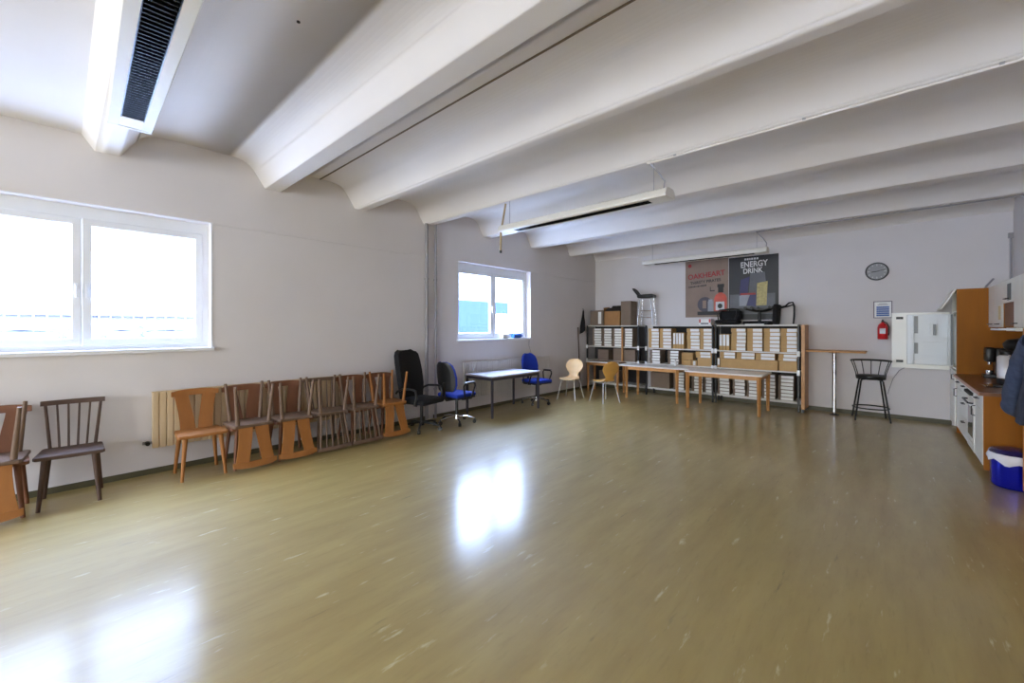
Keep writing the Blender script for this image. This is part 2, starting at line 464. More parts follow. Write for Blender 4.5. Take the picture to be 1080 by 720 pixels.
for i, (y, r) in enumerate(((4.26, .030), (4.45, .022))):
    t = thing('heating_pipe', ['thicker grey vertical heating pipe on left wall, nearer the wooden chairs', 'thinner grey vertical heating pipe on left wall, nearer the smaller window'][i], 'pipe', (XL+.05, y, 0))
    MB().cyl((0, 0, 0), (0, 0, 3.60 if i else 3.40), r, n=14).build('pipe', M_PIPE, t, True)
    for z in (.5, 2.42): MB().cyl((0, 0, z), (0, 0, z+.03), r+.008, n=14).box((-.05, -.008, z+.005), (0, .008, z+.025)).build('bracket', M_PIPE, t, True)
struct(bx('trim_4', (XL, 4.30, 0), (XL+.02, 4.42, 3.42), M_WALL))

# ------------------------------------------------------------------ office chairs
def swivel_base(t, mstar, mc, r=.30):
    MB().cyl((0, 0, .07), (0, 0, .14), .045, .035, 14).build('hub', mc, t, True)
    MB().cyl((0, 0, .12), (0, 0, .40), .028, .024, 12).build('gas_column', M_BLACKP, t, True)
    for k in range(5):
        a = 2*PI*k/5+.3; c, s = math.cos(a), math.sin(a)
        MB().tube([(c*.03, s*.03, .115), (c*r*.6, s*r*.6, .105), (c*r, s*r, .075)], .017, 8).build('base_arm', mstar, t, True)
        MB().cyl((c*r-s*.022, s*r+c*.022, .03), (c*r+s*.022, s*r-c*.022, .03), .03, n=14).cyl((c*r, s*r, .03), (c*r, s*r, .085), .012).build('caster', M_BLACKP, t, True)
def cushion(b, lo, hi, bev): return b.box(lo, hi, bev, 4)
def back_shell(b, prof, th, bend=.05):
    """prof: list of (z, halfwidth, x)"""
    rows = []
    for z, w, x in prof:
        rows.append([(x+bend*(abs(u)**2)*(w/.22), u*w, z) for u in [-1, -.92, -.7, -.35, 0, .35, .7, .92, 1]])
    return b.sheet(rows, th)
def task_chair(name, label, loc, rz):
    t = thing(name, label, 'office chair', loc, rz, 'blue office chairs at the desk')
    swivel_base(t, M_CHROME, M_CHROME)
    MB().box((-.10, -.06, .395), (.10, .06, .425), .008).build('mechanism', M_BLACKP, t)
    MB().box((-.22, -.23, .425), (.22, .23, .455), .014).build('seat_pan', M_BLACKP, t, True)
    cushion(MB(), (-.225, -.235, .452), (.235, .235, .515), .027).build('seat', M_BLUEF, t, True)
    prof = [(.56, .15, -.25), (.58, .18, -.252), (.66, .205, -.25), (.78, .21, -.262), (.90, .195, -.285), (.98, .165, -.302), (1.025, .115, -.312), (1.035, .06, -.315)]
    back_shell(MB(), prof, .04).build('backrest', M_BLUEF, t, True)
    back_shell(MB(), [(z, w*.97, x-.028) for z, w, x in prof], .016).build('back_cover', M_BLACKP, t, True)
    MB().tube([(-.08, 0, .405), (-.24, 0, .41), (-.29, 0, .48), (-.30, 0, .70)], .022, 8).build('back_bar', M_BLACKP, t, True)
    for s in (1, -1):
        y = s*.27
        a = MB().tube([(-.08, s*.2, .42), (-.08, y, .43), (-.10, y, .52), (-.115, y, .64), (-.08, y, .68), (.10, y, .685), (.155, y, .67), (.16, y, .62), (.10, y, .50), (.06, y, .43), (.05, s*.2, .42)], .014, 8).build('armrest', M_BLACKP, t, True)
        MB().box((-.10, y-.025, .69), (.14, y+.025, .708), .008).build('arm_pad', M_GREYP if s < 0 else M_BLACKP, a, True)
    return t
task_chair('office_chair', 'blue and black office chair left of the grey desk, beside black armchair', (-5.38, 4.49, 0), math.radians(96))
task_chair('office_chair', 'blue office chair behind the right end of the grey desk', (-5.50, 6.76, 0), math.radians(-12))
t = thing('office_armchair', 'tall black high-back swivel armchair between wooden chairs and blue office chair', 'office chair', (-5.43, 3.82, 0), math.radians(12))
swivel_base(t, M_BLACKP, M_BLACKP, .31)
MB().box((-.14, -.10, .39), (.14, .10, .42), .01).build('mechanism', M_BLACKP, t)
cushion(MB(), (-.25, -.25, .42), (.27, .25, .505), .04).build('seat', M_BLACKF, t, True)
prof = [(.47, .20, -.24), (.50, .225, -.245), (.70, .25, -.26), (.90, .255, -.30), (1.05, .25, -.335), (1.16, .235, -.36), (1.21, .20, -.372), (1.23, .13, -.376)]
back_shell(MB(), prof, .075, .045).build('backrest', M_BLACKF, t, True)
MB().tube([(-.10, 0, .40), (-.27, 0, .42), (-.335, 0, .50), (-.36, 0, .72)], .026, 8).build('back_bar', M_BLACKP, t, True)
for s in (1, -1):
    y = s*.29
    MB().tube([(.10, s*.22, .415), (.13, y, .43), (.17, y, .55), (.15, y, .645), (.08, y, .665), (-.12, y, .655), (-.22, y, .62), (-.255, y, .58)], .018, 8).build('armrest', M_BLACKP, t, True)

# ------------------------------------------------------------------ desk
t = thing('office_desk', 'grey-topped office desk with dark steel legs under the smaller window', 'desk', (-5.48, 5.74, 0))
MB().box((-.36, -.67, .715), (.36, .67, .742), .004).build('tabletop', M_DESKT, t)
MB().box((-.345, -.655, .66), (.345, -.63, .714)).box((-.345, .63, .66), (.345, .655, .714)).box((.32, -.63, .66), (.345, .63, .714)).box((-.345, -.63, .66), (-.32, .63, .714)).build('frame', M_DESKL, t)
for sx in (1, -1):
    for sy in (1, -1): MB().box((sx*.33-.018, sy*.64-.018, .0), (sx*.33+.018, sy*.64+.018, .659), .003).build('leg', M_DESKL, t)

# ------------------------------------------------------------------ shell chairs
def shell_chair(name, label, loc, rz, m):
    t = thing(name, label, 'chair', loc, rz, 'moulded plywood shell chairs')
    # spine of the shell: (x, z, halfwidth)
    sp = [(.225, .435, .10), (.215, .443, .165), (.17, .452, .195), (.08, .447, .205), (-.02, .443, .20), (-.10, .446, .175), (-.155, .465, .135), (-.185, .51, .105),
          (-.20, .56, .115), (-.215, .62, .165), (-.235, .70, .21), (-.255, .77, .205), (-.27, .83, .165), (-.277, .86, .11), (-.28, .872, .05)]
    rows = []
    for x, z, w in sp:
        up = min(1, max(0, (z-.46)/.1))
        rows.append([(x+.03*up*u*u, u*w, z+.012*(1-up)*u*u) for u in [-1, -.85, -.6, -.3, 0, .3, .6, .85, 1]])
    MB().sheet(rows, .012).build('shell', m, t, True)
    for sx in (1, -1):
        for sy in (1, -1):
            MB().tube([(sx*.04, sy*.05, .428), (sx*.12, sy*.12, .427), (sx*.15, sy*.15, .41), (sx*.235, sy*.22, .0)], .0105, 8).build('leg', M_LEGS, t, True)
    MB().cyl((0, 0, .418), (0, 0, .437), .075, n=16).build('mounting_plate', M_CHROME, t, True)
    return t
shell_chair('shell_chair', 'pale birch shell chair with chrome legs facing the window desk', (-5.33, 7.76, 0), math.radians(-80), M_BIRCH)
shell_chair('shell_chair', 'yellowish beech shell chair seen from behind near the long tables', (-4.56, 7.92, 0), math.radians(158), M_BIRCHD)

# ------------------------------------------------------------------ tables in front of the shelves
def wood_table(name, label, x0, x1, y0, y1, h, mt, inset, legm=M_BEECHV, group=None):
    t = thing(name, label, 'table', ((x0+x1)/2, (y0+y1)/2, 0), group=group)
    a, d = (x1-x0)/2, (y1-y0)/2
    MB().box((-a, -d, h-.028), (a, d, h), .005).build('tabletop', mt, t)
    i, j = a-inset, d-.035
    for lo, hi in (((-i, -j-.01), (i, -j+.012)), ((-i, j-.012), (i, j+.01)), ((-i-.01, -j), (-i+.012, j)), ((i-.012, -j), (i+.01, j))):
        MB().box((*lo, h-.10), (*hi, h-.0285)).build('apron', M_BEECH, t)
    for sx in (1, -1):
        for sy in (1, -1): MB().sq((sx*i, sy*j, h-.0285), (sx*i, sy*j, 0), .055, .036).build('leg', legm, t)
    return t
wood_table('table', 'white-topped beech table farther left, in front of the middle shelves', -4.72, -3.055, 8.70, 9.34, .742, M_TABLEW, .26, group='beech tables before the shelves')
wood_table('table', 'white-topped beech table nearest right end of the shelves', -3.045, -1.69, 8.40, 9.20, .742, M_TABLEW, .055, group='beech tables before the shelves')
t = wood_table('side_table', 'brown-topped table with white front edge in the back left corner', -5.72, -4.80, 9.00, 9.38, .752, M_WTOP, .05)
MB().box((-.46, -.197, .724), (.46, -.1905, .752)).build('front_edge', M_PAPER, t)

# ------------------------------------------------------------------ shelving and boxes
SY0, SY1 = 9.40, 9.82
SHZ = [.19, .755, 1.118, 1.65]
def shelving(label, x0, x1):
    t = thing('shelving_unit', label, 'shelf', ((x0+x1)/2, (SY0+SY1)/2, 0), group='white and black shelving units on back wall')
    a, d = (x1-x0)/2, (SY1-SY0)/2
    for sx in (1, -1):
        for sy in (1, -1): MB().box((sx*a-.016, sy*d-.018, 0), (sx*a+.016, sy*d+.018, 1.6485), .003).build('upright', M_BLACKM, t)
    for z in SHZ: MB().box((-a+.017, -d, z-.024), (a-.017, d, z), .002).build('shelf_board', M_SHELFW, t)
    for z in (1.10, .74):
        for sx in (1, -1): MB().box((sx*a-.026, -d-.026, z-.05), (sx*a+.026, -d-.0185, z+.05), .002).build('connector', M_PAPER, t)
    MB().box((-a, d-.012, .2), (a, d-.004, 1.62)).build('back_panel', M_JLIN, t)
    return t
BAYS = [(-5.92, -4.49), (-4.29, -2.81), (-2.75, -1.29)]
sh = [shelving(l, *b_) for l, b_ in zip(('left shelving unit in the corner by the window wall', 'middle shelving unit with upright binders, behind the longer table', 'right shelving unit next to the bar table'), BAYS)]
p = MB().box((.775, -.235, .06), (.83, .24, 1.648), .004).build('side_panel', M_BEECHV, sh[2])
p['label'] = 'beech end panel'
MB().box((.775, -.20, 0), (.81, -.15, .06)).box((.775, .15, 0), (.81, .2, .06)).build('foot', M_BLACKP, p)
p = MB().box((.28, -.245, .76), (.32, -.215, 1.60), .003).build('front_post', M_BEECHV, sh[0]); p['label'] = 'beech post'

flat_me = {}
def carton(name, label, x0, x1, z0, h, y0, dep, m, lab=None, group=None, cat='box'):
    """a carton with flap seam; lab = (fraction from left, fraction to right) of the white front label"""
    key = (name, round(x1-x0, 3), round(h, 3), round(dep, 3), m.name, lab)
    if key in flat_me:
        o = dup(flat_me[key], ((x0+x1)/2, y0, z0), None, label, group); return o
    w = (x1-x0)/2
    b = MB().box((-w, 0, 0), (w, dep, h), min(.004, h*.05))
    if h > .1: b.box((-w*.98, dep*.5-.012, h), (w*.98, dep*.5+.012, h+.0015))
    o = b.build(name, m, None); o.location = ((x0+x1)/2, y0, z0)
    if lab:
        MB().box((-w+2*w*lab[0], -.003, h*.10), (-w+2*w*lab[1], -.0003, h*.90)).build('label_sheet', M_PAPER, o)
    tag(o, label, cat, group); flat_me[key] = o
    return o
ORD = ['lowest', 'second from bottom', 'third from bottom', 'fourth from bottom', 'fifth from bottom', 'sixth from bottom', 'seventh from bottom', 'eighth from bottom']
NTH = ['first', 'second', 'third', 'fourth', 'fifth']
BAYN = ['left', 'middle', 'right']
def stack(bay, tier, tname, i, x0, x1, n, h, z, m=M_CARD, lab=(.38, .99), dep=.30):
    for k in range(n):
        jx = random.choice((-.004, 0, .003, .005)); jy = random.choice((0, .004, .008))
        o = ORD[k] if k < n-1 else 'topmost'
        w = round(x1-x0, 2)
        carton('flat_box', f'white-labelled flat box {o} in {NTH[i]} stack, {tname} tier of {BAYN[bay]} shelves', x0+jx, x0+w+jx, z+.001+k*(h+.001), h, SY0+.025+jy, dep, m, lab, f'flat boxes on the {tname} tier of the {BAYN[bay]} shelves')
U, Mi, Lo = 'upper', 'middle', 'bottom'
for i, (a, c) in enumerate(((-5.78, -5.51), (-5.49, -5.22), (-5.20, -4.93), (-4.91, -4.66))): stack(0, 0, U, i, a, c, 7, .064, SHZ[2], M_CARDG, (.22, .97))
for i, (a, c) in enumerate(((-4.25, -4.00), (-3.98, -3.71), (-3.36, -3.09), (-3.08, -2.84))): stack(1, 0, U, i, a, c, 6, .075, SHZ[2], M_CARD, (.30, .99))
for i, (a, c) in enumerate(((-2.455, -2.185), (-2.165, -1.895), (-1.865, -1.595), (-1.58, -1.32))): stack(2, 0, U, i, a, c, 6, .076, SHZ[2])
for i, (a, c) in enumerate(((-4.22, -3.97), (-3.79, -3.54))): stack(1, 1, Mi, i, a, c, 5, .062, SHZ[1], M_CARDG, (.25, .97))
for i, (a, c) in enumerate(((-2.67, -2.38), (-2.36, -2.03), (-2.01, -1.68), (-1.62, -1.32))): stack(2, 1, Mi, i, a, c, 2, .066, .949, M_CARD, (.28, .99))
for i, (a, c) in enumerate(((-3.66, -3.42), (-3.26, -3.02), (-3.00, -2.84))): stack(1, 2, Lo, i, a, c, 7, .066, SHZ[0], M_CARDG, (.25, .97))
for i, (a, c) in enumerate(((-2.72, -2.49), (-2.43, -2.20), (-2.17, -1.94), (-1.90, -1.67), (-1.62, -1.37))): stack(2, 2, Lo, i, a, c, 7, .068, SHZ[0], M_CARDG, (.18, .97))
carton('carton', 'long tan carton lying on the middle tier of the right shelves', -2.66, -1.63, SHZ[1]+.001, .19, SY0+.02, .32, M_CARD)
carton('carton', 'short tan carton at right end, middle tier of right shelves', -1.605, -1.315, SHZ[1]+.001, .19, SY0+.02, .32, M_CARD)
carton('carton', 'tan carton under two white-labelled boxes, middle tier of middle shelves', -3.13, -2.84, SHZ[1]+.001, .175, SY0+.02, .32, M_CARD)
stack(1, 1, Mi, 2, -3.17, -2.84, 2, .066, SHZ[1]+.179, M_CARD, (.30, .92))
carton('carton', 'large greyish carton behind small boxes on middle tier of middle shelves', -3.52, -3.27, SHZ[1]+.001, .27, SY0+.14, .2, M_CARD)
carton('small_carton', 'small tan carton in front of the large greyish carton, middle shelves', -3.44, -3.27, SHZ[1]+.001, .115, SY0+.02, .11, M_CARD)
carton('small_carton', 'small tan carton with printed front, beside stacked cartons, middle shelves', -3.255, -3.145, SHZ[1]+.001, .115, SY0+.02, .15, M_CARD, (.3, .75))
carton('carton', 'large brown carton on the bottom tier of the middle shelves', -4.2, -3.75, SHZ[0]+.001, .36, SY0+.03, .3, M_CARDG)
carton('carton', 'narrow grey carton on the bottom tier of left shelves', -5.6, -5.1, SHZ[0]+.001, .3, SY0+.05, .3, M_CARDG)
for i, (a, w, h) in enumerate(((-5.62, .3, .10), (-5.18, .32, .14), (-4.86, .27, .12))):
    carton('low_carton', ['low carton at left, second tier of the left shelves', 'low carton in centre of the second tier, left shelves', 'low carton at right end of second tier, left shelves'][i], a, a+w, SHZ[1]+.001, h+.17, SY0+.03, .26, M_CARDG, None, 'low cartons on the left shelves')
def binder(label, x0, w, z, h, group):
    t = thing('binder', label, 'binder', (x0+w/2, SY0+.02, z), group=group)
    MB().box((-w/2, 0, .001), (w/2, .26, h), .003).build('cover', M_CARD, t)
    MB().box((-w/2+.004, -.003, h*.28), (w/2-.004, -.0005, h-.012)).build('spine_label', M_PAPER, t)
for i in range(4): binder(f'upright binder with white spine, {("leftmost", "second from left", "third from left", "rightmost")[i]} of four on the middle shelves', -3.665+.062*i, .055, SHZ[2], .36, 'upright binders on the middle shelves')
for i in range(3): binder(f'upright binder with white spine, {("leftmost", "middle", "rightmost")[i]} of three on the right shelves', -2.685+.068*i, .058, SHZ[2], .34, 'upright binders on the right shelves')
binder('single upright binder at the left end of the middle tier, right shelves', -2.725, .05, SHZ[1], .2, None)
t = thing('bottle', 'small white bottle on the middle tier of the middle shelves', 'bottle', (-3.56, SY0-.11, .743))
MB().lathe([(.0, 0), (.022, 0), (.024, .01), (.024, .085), (.012, .105), (.011, .115)], n=16).build('body', M_PAPER, t, True)
MB().lathe([(.0, .115), (.013, .115), (.013, .135), (.0, .135)], n=16).build('cap', M_GREYP, t, True)

# ------------------------------------------------------------------ on top of the shelves
ZT = 1.651
carton('carton', 'grey-brown closed carton at the left end on top of the shelves', -5.86, -5.47, ZT, .39, 9.44, .34, M_CARDG, (.62, .85))
t = thing('open_carton', 'brown open carton with dark flaps raised, on top of the left shelves', 'box', (-5.215, 9.58, ZT))
b = MB(); w, d, h = .225, .15, .36
b.box((-w, -d, 0), (w, d, .01)).box((-w, -d, .0), (w, -d+.008, h)).box((-w, d-.008, 0), (w, d, h)).box((-w, -d, 0), (-w+.008, d, h)).box((w-.008, -d, 0), (w, d, h))
b.build('body', M_CARDD, t)
MB().sheet([[(-w, d-.004, h), (w, d-.004, h)], [(-w+.06, d+.03, h+.15), (w-.05, d+.03, h+.15)]], .006).build('flap', M_BLACKP, t)
MB().sheet([[(-w, -d, h), (-w, d, h)], [(-w-.02, -d, h+.09), (-w-.02, d, h+.12)]], .006).build('flap', M_CARDD, t)
MB().sheet([[(-w+.01, -d, h), (w-.01, -d, h)], [(-w+.06, -d+.1, h+.085), (w-.03, -d+.1, h+.085)]], .006).build('flap', M_BLACKP, t)
carton('tall_carton', 'tall dark tan carton between open carton and black stool, atop left shelves', -4.985, -4.72, ZT, .60, 9.46, .34, M_CARDG)
t = thing('high_stool', 'black-seated chrome high stool standing on top of the left shelves', 'stool', (-4.38, 9.62, ZT), math.radians(8))
SH = .66
MB().box((-.20, -.16, SH), (.19, .16, SH+.085), .035, 3).build('seat', M_BLACKP, t, True)
back_shell(MB(), [(SH+.06, .13, -.20), (SH+.12, .15, -.25), (SH+.2, .14, -.31), (SH+.245, .08, -.34)], .028).build('backrest', M_BLACKP, t, True)
MB().tube([(-.14, 0, SH+.01), (-.21, 0, SH+.02), (-.25, 0, SH+.10)], .012).build('back_bar', M_CHROME, t, True)
for sx in (1, -1):
    for sy in (1, -1): MB().cyl((sx*.13, sy*.11, SH+.005), (sx*.185, sy*.15, 0), .0125, n=10).build('leg', M_CHROME, t, True)
for z, e in ((.2, .168), (.36, .155)):
    q = .8
    MB().tube([(e, e*q, z), (-e, e*q, z), (-e, -e*q, z), (e, -e*q, z)], .008, 6, True).build('foot_ring', M_CHROME, t, True)
# small white and red sign lying against the poster
t = thing('small_crate', 'small white box with two red side marks, atop the middle shelves', 'box', (-2.98, 9.52, ZT))
MB().box((-.125, -.10, .001), (.125, .12, .13), .005).build('body', M_PAPER, t)
for s in (-1, 1): MB().box((s*.10-.015, -.103, .05), (s*.10+.015, -.1005, .125)).build('red_mark', M_RED, t)
MB().box((-.08, -.1025, .02), (.08, -.1005, .045)).build('slot', M_DESKL, t)
for i, (x, w, z) in enumerate(((-2.2, .34, .02), (-4.79, .0, 0))):
    if w: tag(bx('paper_stack', (x, 9.405, ZT), (x+w, 9.435, ZT+z), M_PAPER, None, .004), 'thin stack of white paper at the front edge atop right shelves', 'paper')
# two dismantled black swivel chairs lying on the right shelves
t = thing('lying_chair', 'black office chair lying on its side atop right shelves, armrest loop at right', 'office chair', (-1.76, 9.62, ZT+.002))
MB().box((-.50, -.16, .002), (.0, .17, .075), .03, 3).build('seat', M_BLACKF, t, True)
MB().box((.02, -.17, .014), (.11, .16, .41), .03, 3, Matrix.Rotation(math.radians(4), 4, 'Y')).build('backrest', M_BLACKF, t, True)
MB().tube([(.11, -.1, .33), (.24, -.1, .36), (.30, -.1, .42), (.36, -.1, .43), (.385, -.1, .36), (.385, -.1, .16), (.37, -.1, .014)], .016, 8).build('armrest', M_BLACKP, t, True)
MB().tube([(.11, .1, .33), (.24, .1, .36), (.33, .1, .39), (.36, .1, .34), (.35, .1, .16), (.34, .1, .014)], .014, 8).build('armrest', M_BLACKP, t, True)
MB().cyl((-.22, 0, .075), (-.22, 0, .27), .03, .026, 12).build('gas_column', M_BLACKP, t, True)
for k in range(5):
    a = 2*PI*k/5+.5; c, s = math.cos(a), math.sin(a)
    q = MB().tube([(-.22, 0, .27), (-.22+c*.13, s*.1, .285), (-.22+c*.27, s*.14, .33)], .016, 8).build('base_arm', M_CHROME if k == 1 else M_BLACKP, t, True)
    MB().cyl((-.22+c*.27, s*.14-.02, .35), (-.22+c*.27, s*.14+.02, .35), .026, n=12).build('caster', M_BLACKP, q, True)
t = thing('lying_chair', 'second black office chair lying folded atop right shelves, below the two posters', 'office chair', (-2.59, 9.65, ZT+.003))
MB().box((-.20, -.2, .022), (.24, .16, .105), .03, 3).build('seat', M_BLACKF, t, True)
MB().box((-.16, .03, .108), (.26, .12, .30), .035, 3).build('backrest', M_BLACKF, t, True)
for s, y in ((0, -.14), (1, .0)):
    MB().tube([(-.14, y, .10), (-.16, y, .25), (-.12, y, .315), (.14, y, .335), (.22, y, .32), (.21, y, .2), (.18, y, .10)], .013, 8).build('armrest', M_BLACKP, t, True)
MB().tube([(-.18, -.12, .01), (.1, -.16, .012), (.28, -.15, .01)], .009, 6).build('lever', M_CHROME, t, True)

# ------------------------------------------------------------------ posters
def text_mesh(s, size, m, parent, name, M4, ext=.001, align='LEFT', shear=0., sx=1.):
    cu = bpy.data.curves.new(name, 'FONT'); cu.body = s; cu.size = size; cu.extrude = ext; cu.align_x = align; cu.shear = shear; cu.offset = size*.022
    tmp = bpy.data.objects.new('tmp', cu); COL.objects.link(tmp)
    dg = bpy.context.evaluated_depsgraph_get(); dg.update()
    me = bpy.data.meshes.new_from_object(tmp.evaluated_get(dg))
    bpy.data.objects.remove(tmp)
    me.transform(M4 @ Matrix.Diagonal((sx, 1, 1, 1))); me.materials.clear(); me.materials.append(m)
    o = bpy.data.objects.new(name, me); COL.objects.link(o); o.parent = parent
    return o
def wallM(x, z, y, rot=0.):
    # text plane: local x -> +X, local y -> +Z, facing -Y
    return Matrix.Translation((x, y, z)) @ Matrix.Rotation(PI/2, 4, 'X') @ Matrix.Rotation(rot, 4, 'Z')
M_PT = mat('poster_tan', (134, 113, 98), .5, var=.12, scale=3)
M_PD = mat('poster_dark', (30, 31, 33), .45, var=.1, scale=1)
M_PG = mat('poster_grey', (86, 88, 92), .45, var=.3, scale=3)
M_PRED = mat('poster_red', (150, 28, 30), .5)
M_PBLK = mat('poster_black', (22, 20, 19), .5)
M_PWHT = mat('poster_white', (206, 206, 206), .5)
M_PAMB = mat('poster_amber', (188, 62, 38), .4, var=.15)
M_PNAVY = mat('poster_navy', (32, 28, 84), .4)
M_PGOLD = mat('poster_gold', (172, 156, 92), .4, var=.25, scale=20)
M_PSIL = mat('poster_silver', (140, 142, 150), .4, var=.1)
def flat(polys, y0, y1, name, m, parent):
    b = MB()
    for p in polys: b.prism(p, y0, y1, lambda u, v, d: (u, d, v))
    return b.build(name, m, parent)
def rect(x0, z0, x1, z1): return [(x0, z0), (x1, z0), (x1, z1), (x0, z1)]
def ell(cx, cz, rx, rz, n=20): return [(cx+rx*math.cos(2*PI*k/n), cz+rz*math.sin(2*PI*k/n)) for k in range(n)]
PY = YB-.004
t = thing('poster', 'tan advertising poster with slanted red headline and rum bottle on back wall', 'poster', (-3.09, PY, 1.83))
W2, PH = .46, 1.30
flat([rect(-W2, 0, W2, PH)], -.0015, .0015, 'sheet', M_PT, t)
text_mesh('OAKHEART', .158, M_PRED, t, 'headline', wallM(-.40, .875, -.0025, .07), sx=.96)
text_mesh('THIRSTY PIRATES', .092, M_PBLK, t, 'slogan', wallM(-.345, .755, -.0025, .07), sx=.92)
b = MB()
random.seed(3); x = -.385
while x < -.02:
    w = random.uniform(.012, .03)
    b.prism([(x, .68+.07*(x+.385)), (x+w, .68+.07*(x+.385)), (x+w, .715+.07*(x+.385)), (x, .715+.07*(x+.385))], -.0025, -.0016, lambda u, v, d: (u, d, v)); x += w+.01
b.build('small_print', M_PBLK, t)
flat([ell(-.36, 1.19, .04, .04)], -.0025, -.0016, 'emblem', M_PRED, t)
bt = flat([[(.17, .13), (.42, .13), (.43, .2), (.43, .42), (.40, .49), (.33, .54), (.27, .54), (.20, .49), (.17, .42)]], -.0025, -.0016, 'bottle_picture', M_PAMB, t)
flat([rect(.25, .54, .36, .66), rect(.235, .66, .375, .73)], -.0025, -.0016, 'bottle_neck', M_PBLK, bt)
flat([rect(.20, .15, .38, .34)], -.0033, -.0026, 'bottle_label', M_PWHT, bt)
flat([ell(.29, .245, .05, .055)], -.004, -.0034, 'label_mark', M_PBLK, bt)
flat([rect(.035, .13, .15, .36), rect(.05, .36, .135, .40)], -.0025, -.0016, 'glass_picture', M_PSIL, t)
flat([[(x*.16+(-.03), z*.17+.29) for x, z in ((math.cos(a), math.sin(a)) for a in [2*PI*k/16 for k in range(16)])]], -.0022, -.0016, 'barrel_picture', M_DESKL, t)
flat([rect(-.08, .2, .0, .38)], -.0028, -.0023, 'barrel_front', M_PT, t)
flat([rect(-.19, .05, .44, .13)], -.0025, -.0016, 'table_picture', M_PBLK, t)
flat([rect(.08, .58, .18, .60), rect(.08, .58, .095, .68)], -.0025, -.0016, 'glass_outline', M_PBLK, t)
t = thing('poster', 'dark grey drink advertising poster with white lettering and cans on back wall', 'poster', (-2.155, PY, 1.76))
W2, PH = .465, 1.35
flat([rect(-W2, 0, W2, PH)], -.0015, .0015, 'sheet', M_PD, t)
flat([rect(-W2+.02, .12, W2-.06, .55), [(-.08, .55), (.26, .55), (.22, 1.0), (-.05, .98)]], -.0022, -.0016, 'glow_shape', M_PG, t)
text_mesh('ENERGY', .17, M_PWHT, t, 'headline', wallM(-.235, 1.115, -.0027, .03), sx=.80)
text_mesh('DRINK', .15, M_PWHT, t, 'headline', wallM(-.185, .985, -.0027, .03), sx=.80)
b = MB(); x = -.16
while x < .1:
    w = random.uniform(.02, .045)
    b.prism(rect(x, 1.27, x+w, 1.31), -.0027, -.0017, lambda u, v, d: (u, d, v)); x += w+.012
b.build('small_print', M_PWHT, t)
c1 = flat([[(-.26, .52), (-.10, .56), (-.06, .92), (-.23, .86)]], -.0030, -.0023, 'can_picture', M_PNAVY, t)
flat([[(-.12, .30), (.06, .28), (.06, .54), (-.05, .54)]], -.0030, -.0023, 'can_picture', M_PNAVY, t)
flat([[(-.26, .30), (-.13, .30), (-.06, .53), (-.10, .56), (-.26, .52)]], -.0029, -.0023, 'can_silver', M_PSIL, t)
flat([rect(-.24, .53, .05, .57)], -.0038, -.0031, 'red_band', M_PRED, t)
flat([[(.06, .30), (.25, .30), (.27, .80), (.08, .77)]], -.0029, -.0023, 'gold_can_picture', M_PGOLD, t)

# ------------------------------------------------------------------ clock, notice, extinguisher
t = thing('wall_clock', 'round dark-rimmed wall clock high on the back wall', 'clock', (-.19, YB, 2.60))
MB().lathe([(0, -.001), (.158, -.001), (.162, -.02), (.155, -.035), (.142, -.038), (.14, -.028), (0, -.028)], n=40, axis='Y').build('case', mat('clock_rim', (70, 70, 72), .35, metal=.5), t, True)
MB().cyl((0, -.0285, 0), (0, -.030, 0), .138, n=40).build('face', mat('clock_face', (148, 148, 150), .5), t)
for k in range(12):
    a = k*PI/6; L = .105 if k % 3 else .095
    MB().box((-.005, -.0315, L), (.005, -.0301, .128), 0, 2, Matrix.Rotation(a, 4, 'Y')).build('hour_mark', M_PWHT, t)
MB().box((-.006, -.034, -.02), (.006, -.032, .075), 0, 2, Matrix.Rotation(math.radians(262), 4, 'Y')).build('hour_hand', M_PBLK, t)
MB().box((-.004, -.037, -.02), (.004, -.035, .11), 0, 2, Matrix.Rotation(math.radians(75), 4, 'Y')).build('minute_hand', M_PBLK, t)
t = thing('notice', 'framed white notice with blue table on back wall above the extinguisher', 'sign', (-.112, YB, 1.765))
b = MB(); w, h = .125, .30
b.box((-w, -.014, 0), (w, -.001, .012)).box((-w, -.014, h-.012), (w, -.001, h)).box((-w, -.014, .012), (-w+.012, -.001, h-.012)).box((w-.012, -.014, .012), (w, -.001, h-.012))
b.build('frame', mat('notice_frame', (82, 76, 92), .4), t)
MB().box((-w+.012, -.008, .012), (w-.012, -.002, h-.012)).build('sheet', M_PAPER, t)
M_NB = mat('notice_blue', (72, 104, 168), .5)
b = MB()
for k in range(5): b.box((-.085, -.0092, .035+.036*k), (.085, -.0082, .035+.036*k+.029))
b.build('blue_table', M_NB, t)
MB().box((-.07, -.0092, .232), (.07, -.0082, .244)).box((-.05, -.0092, .253), (.05, -.0082, .262)).build('title_lines', mat('notice_grey', (160, 160, 165), .5), t)
t = thing('fire_extinguisher', 'red fire extinguisher hung on the back wall below the framed notice', 'fire extinguisher', (-.113, YB-.10, 1.39))
MB().lathe([(0, 0), (.062, 0), (.07, .012), (.07, .215), (.062, .25), (.038, .277), (.022, .285), (.02, .30)], n=28).build('cylinder', M_RED, t, True)
MB().cyl((0, 0, .30), (0, 0, .325), .018, n=12).box((-.012, -.05, .322), (.012, .035, .33)).box((-.012, -.055, .342), (.012, .03, .35)).box((-.01, .015, .325), (.01, .03, .346)).build('valve', M_BLACKP, t, True)
MB().tube([(0, -.02, .315), (.05, -.04, .29), (.085, -.03, .22), (.083, -.01, .12), (.076, 0, .07)], .008).build('hose', M_BLACKP, t, True)
MB().box((-.04, -.072, .10), (.04, -.0665, .19), .002).build('instruction_label', M_PWHT, t)
MB().box((-.02, .03, .29), (.02, .099, .31)).box((-.03, .0705, .05), (.03, .099, .26)).build('wall_bracket', M_BLACKM, t)

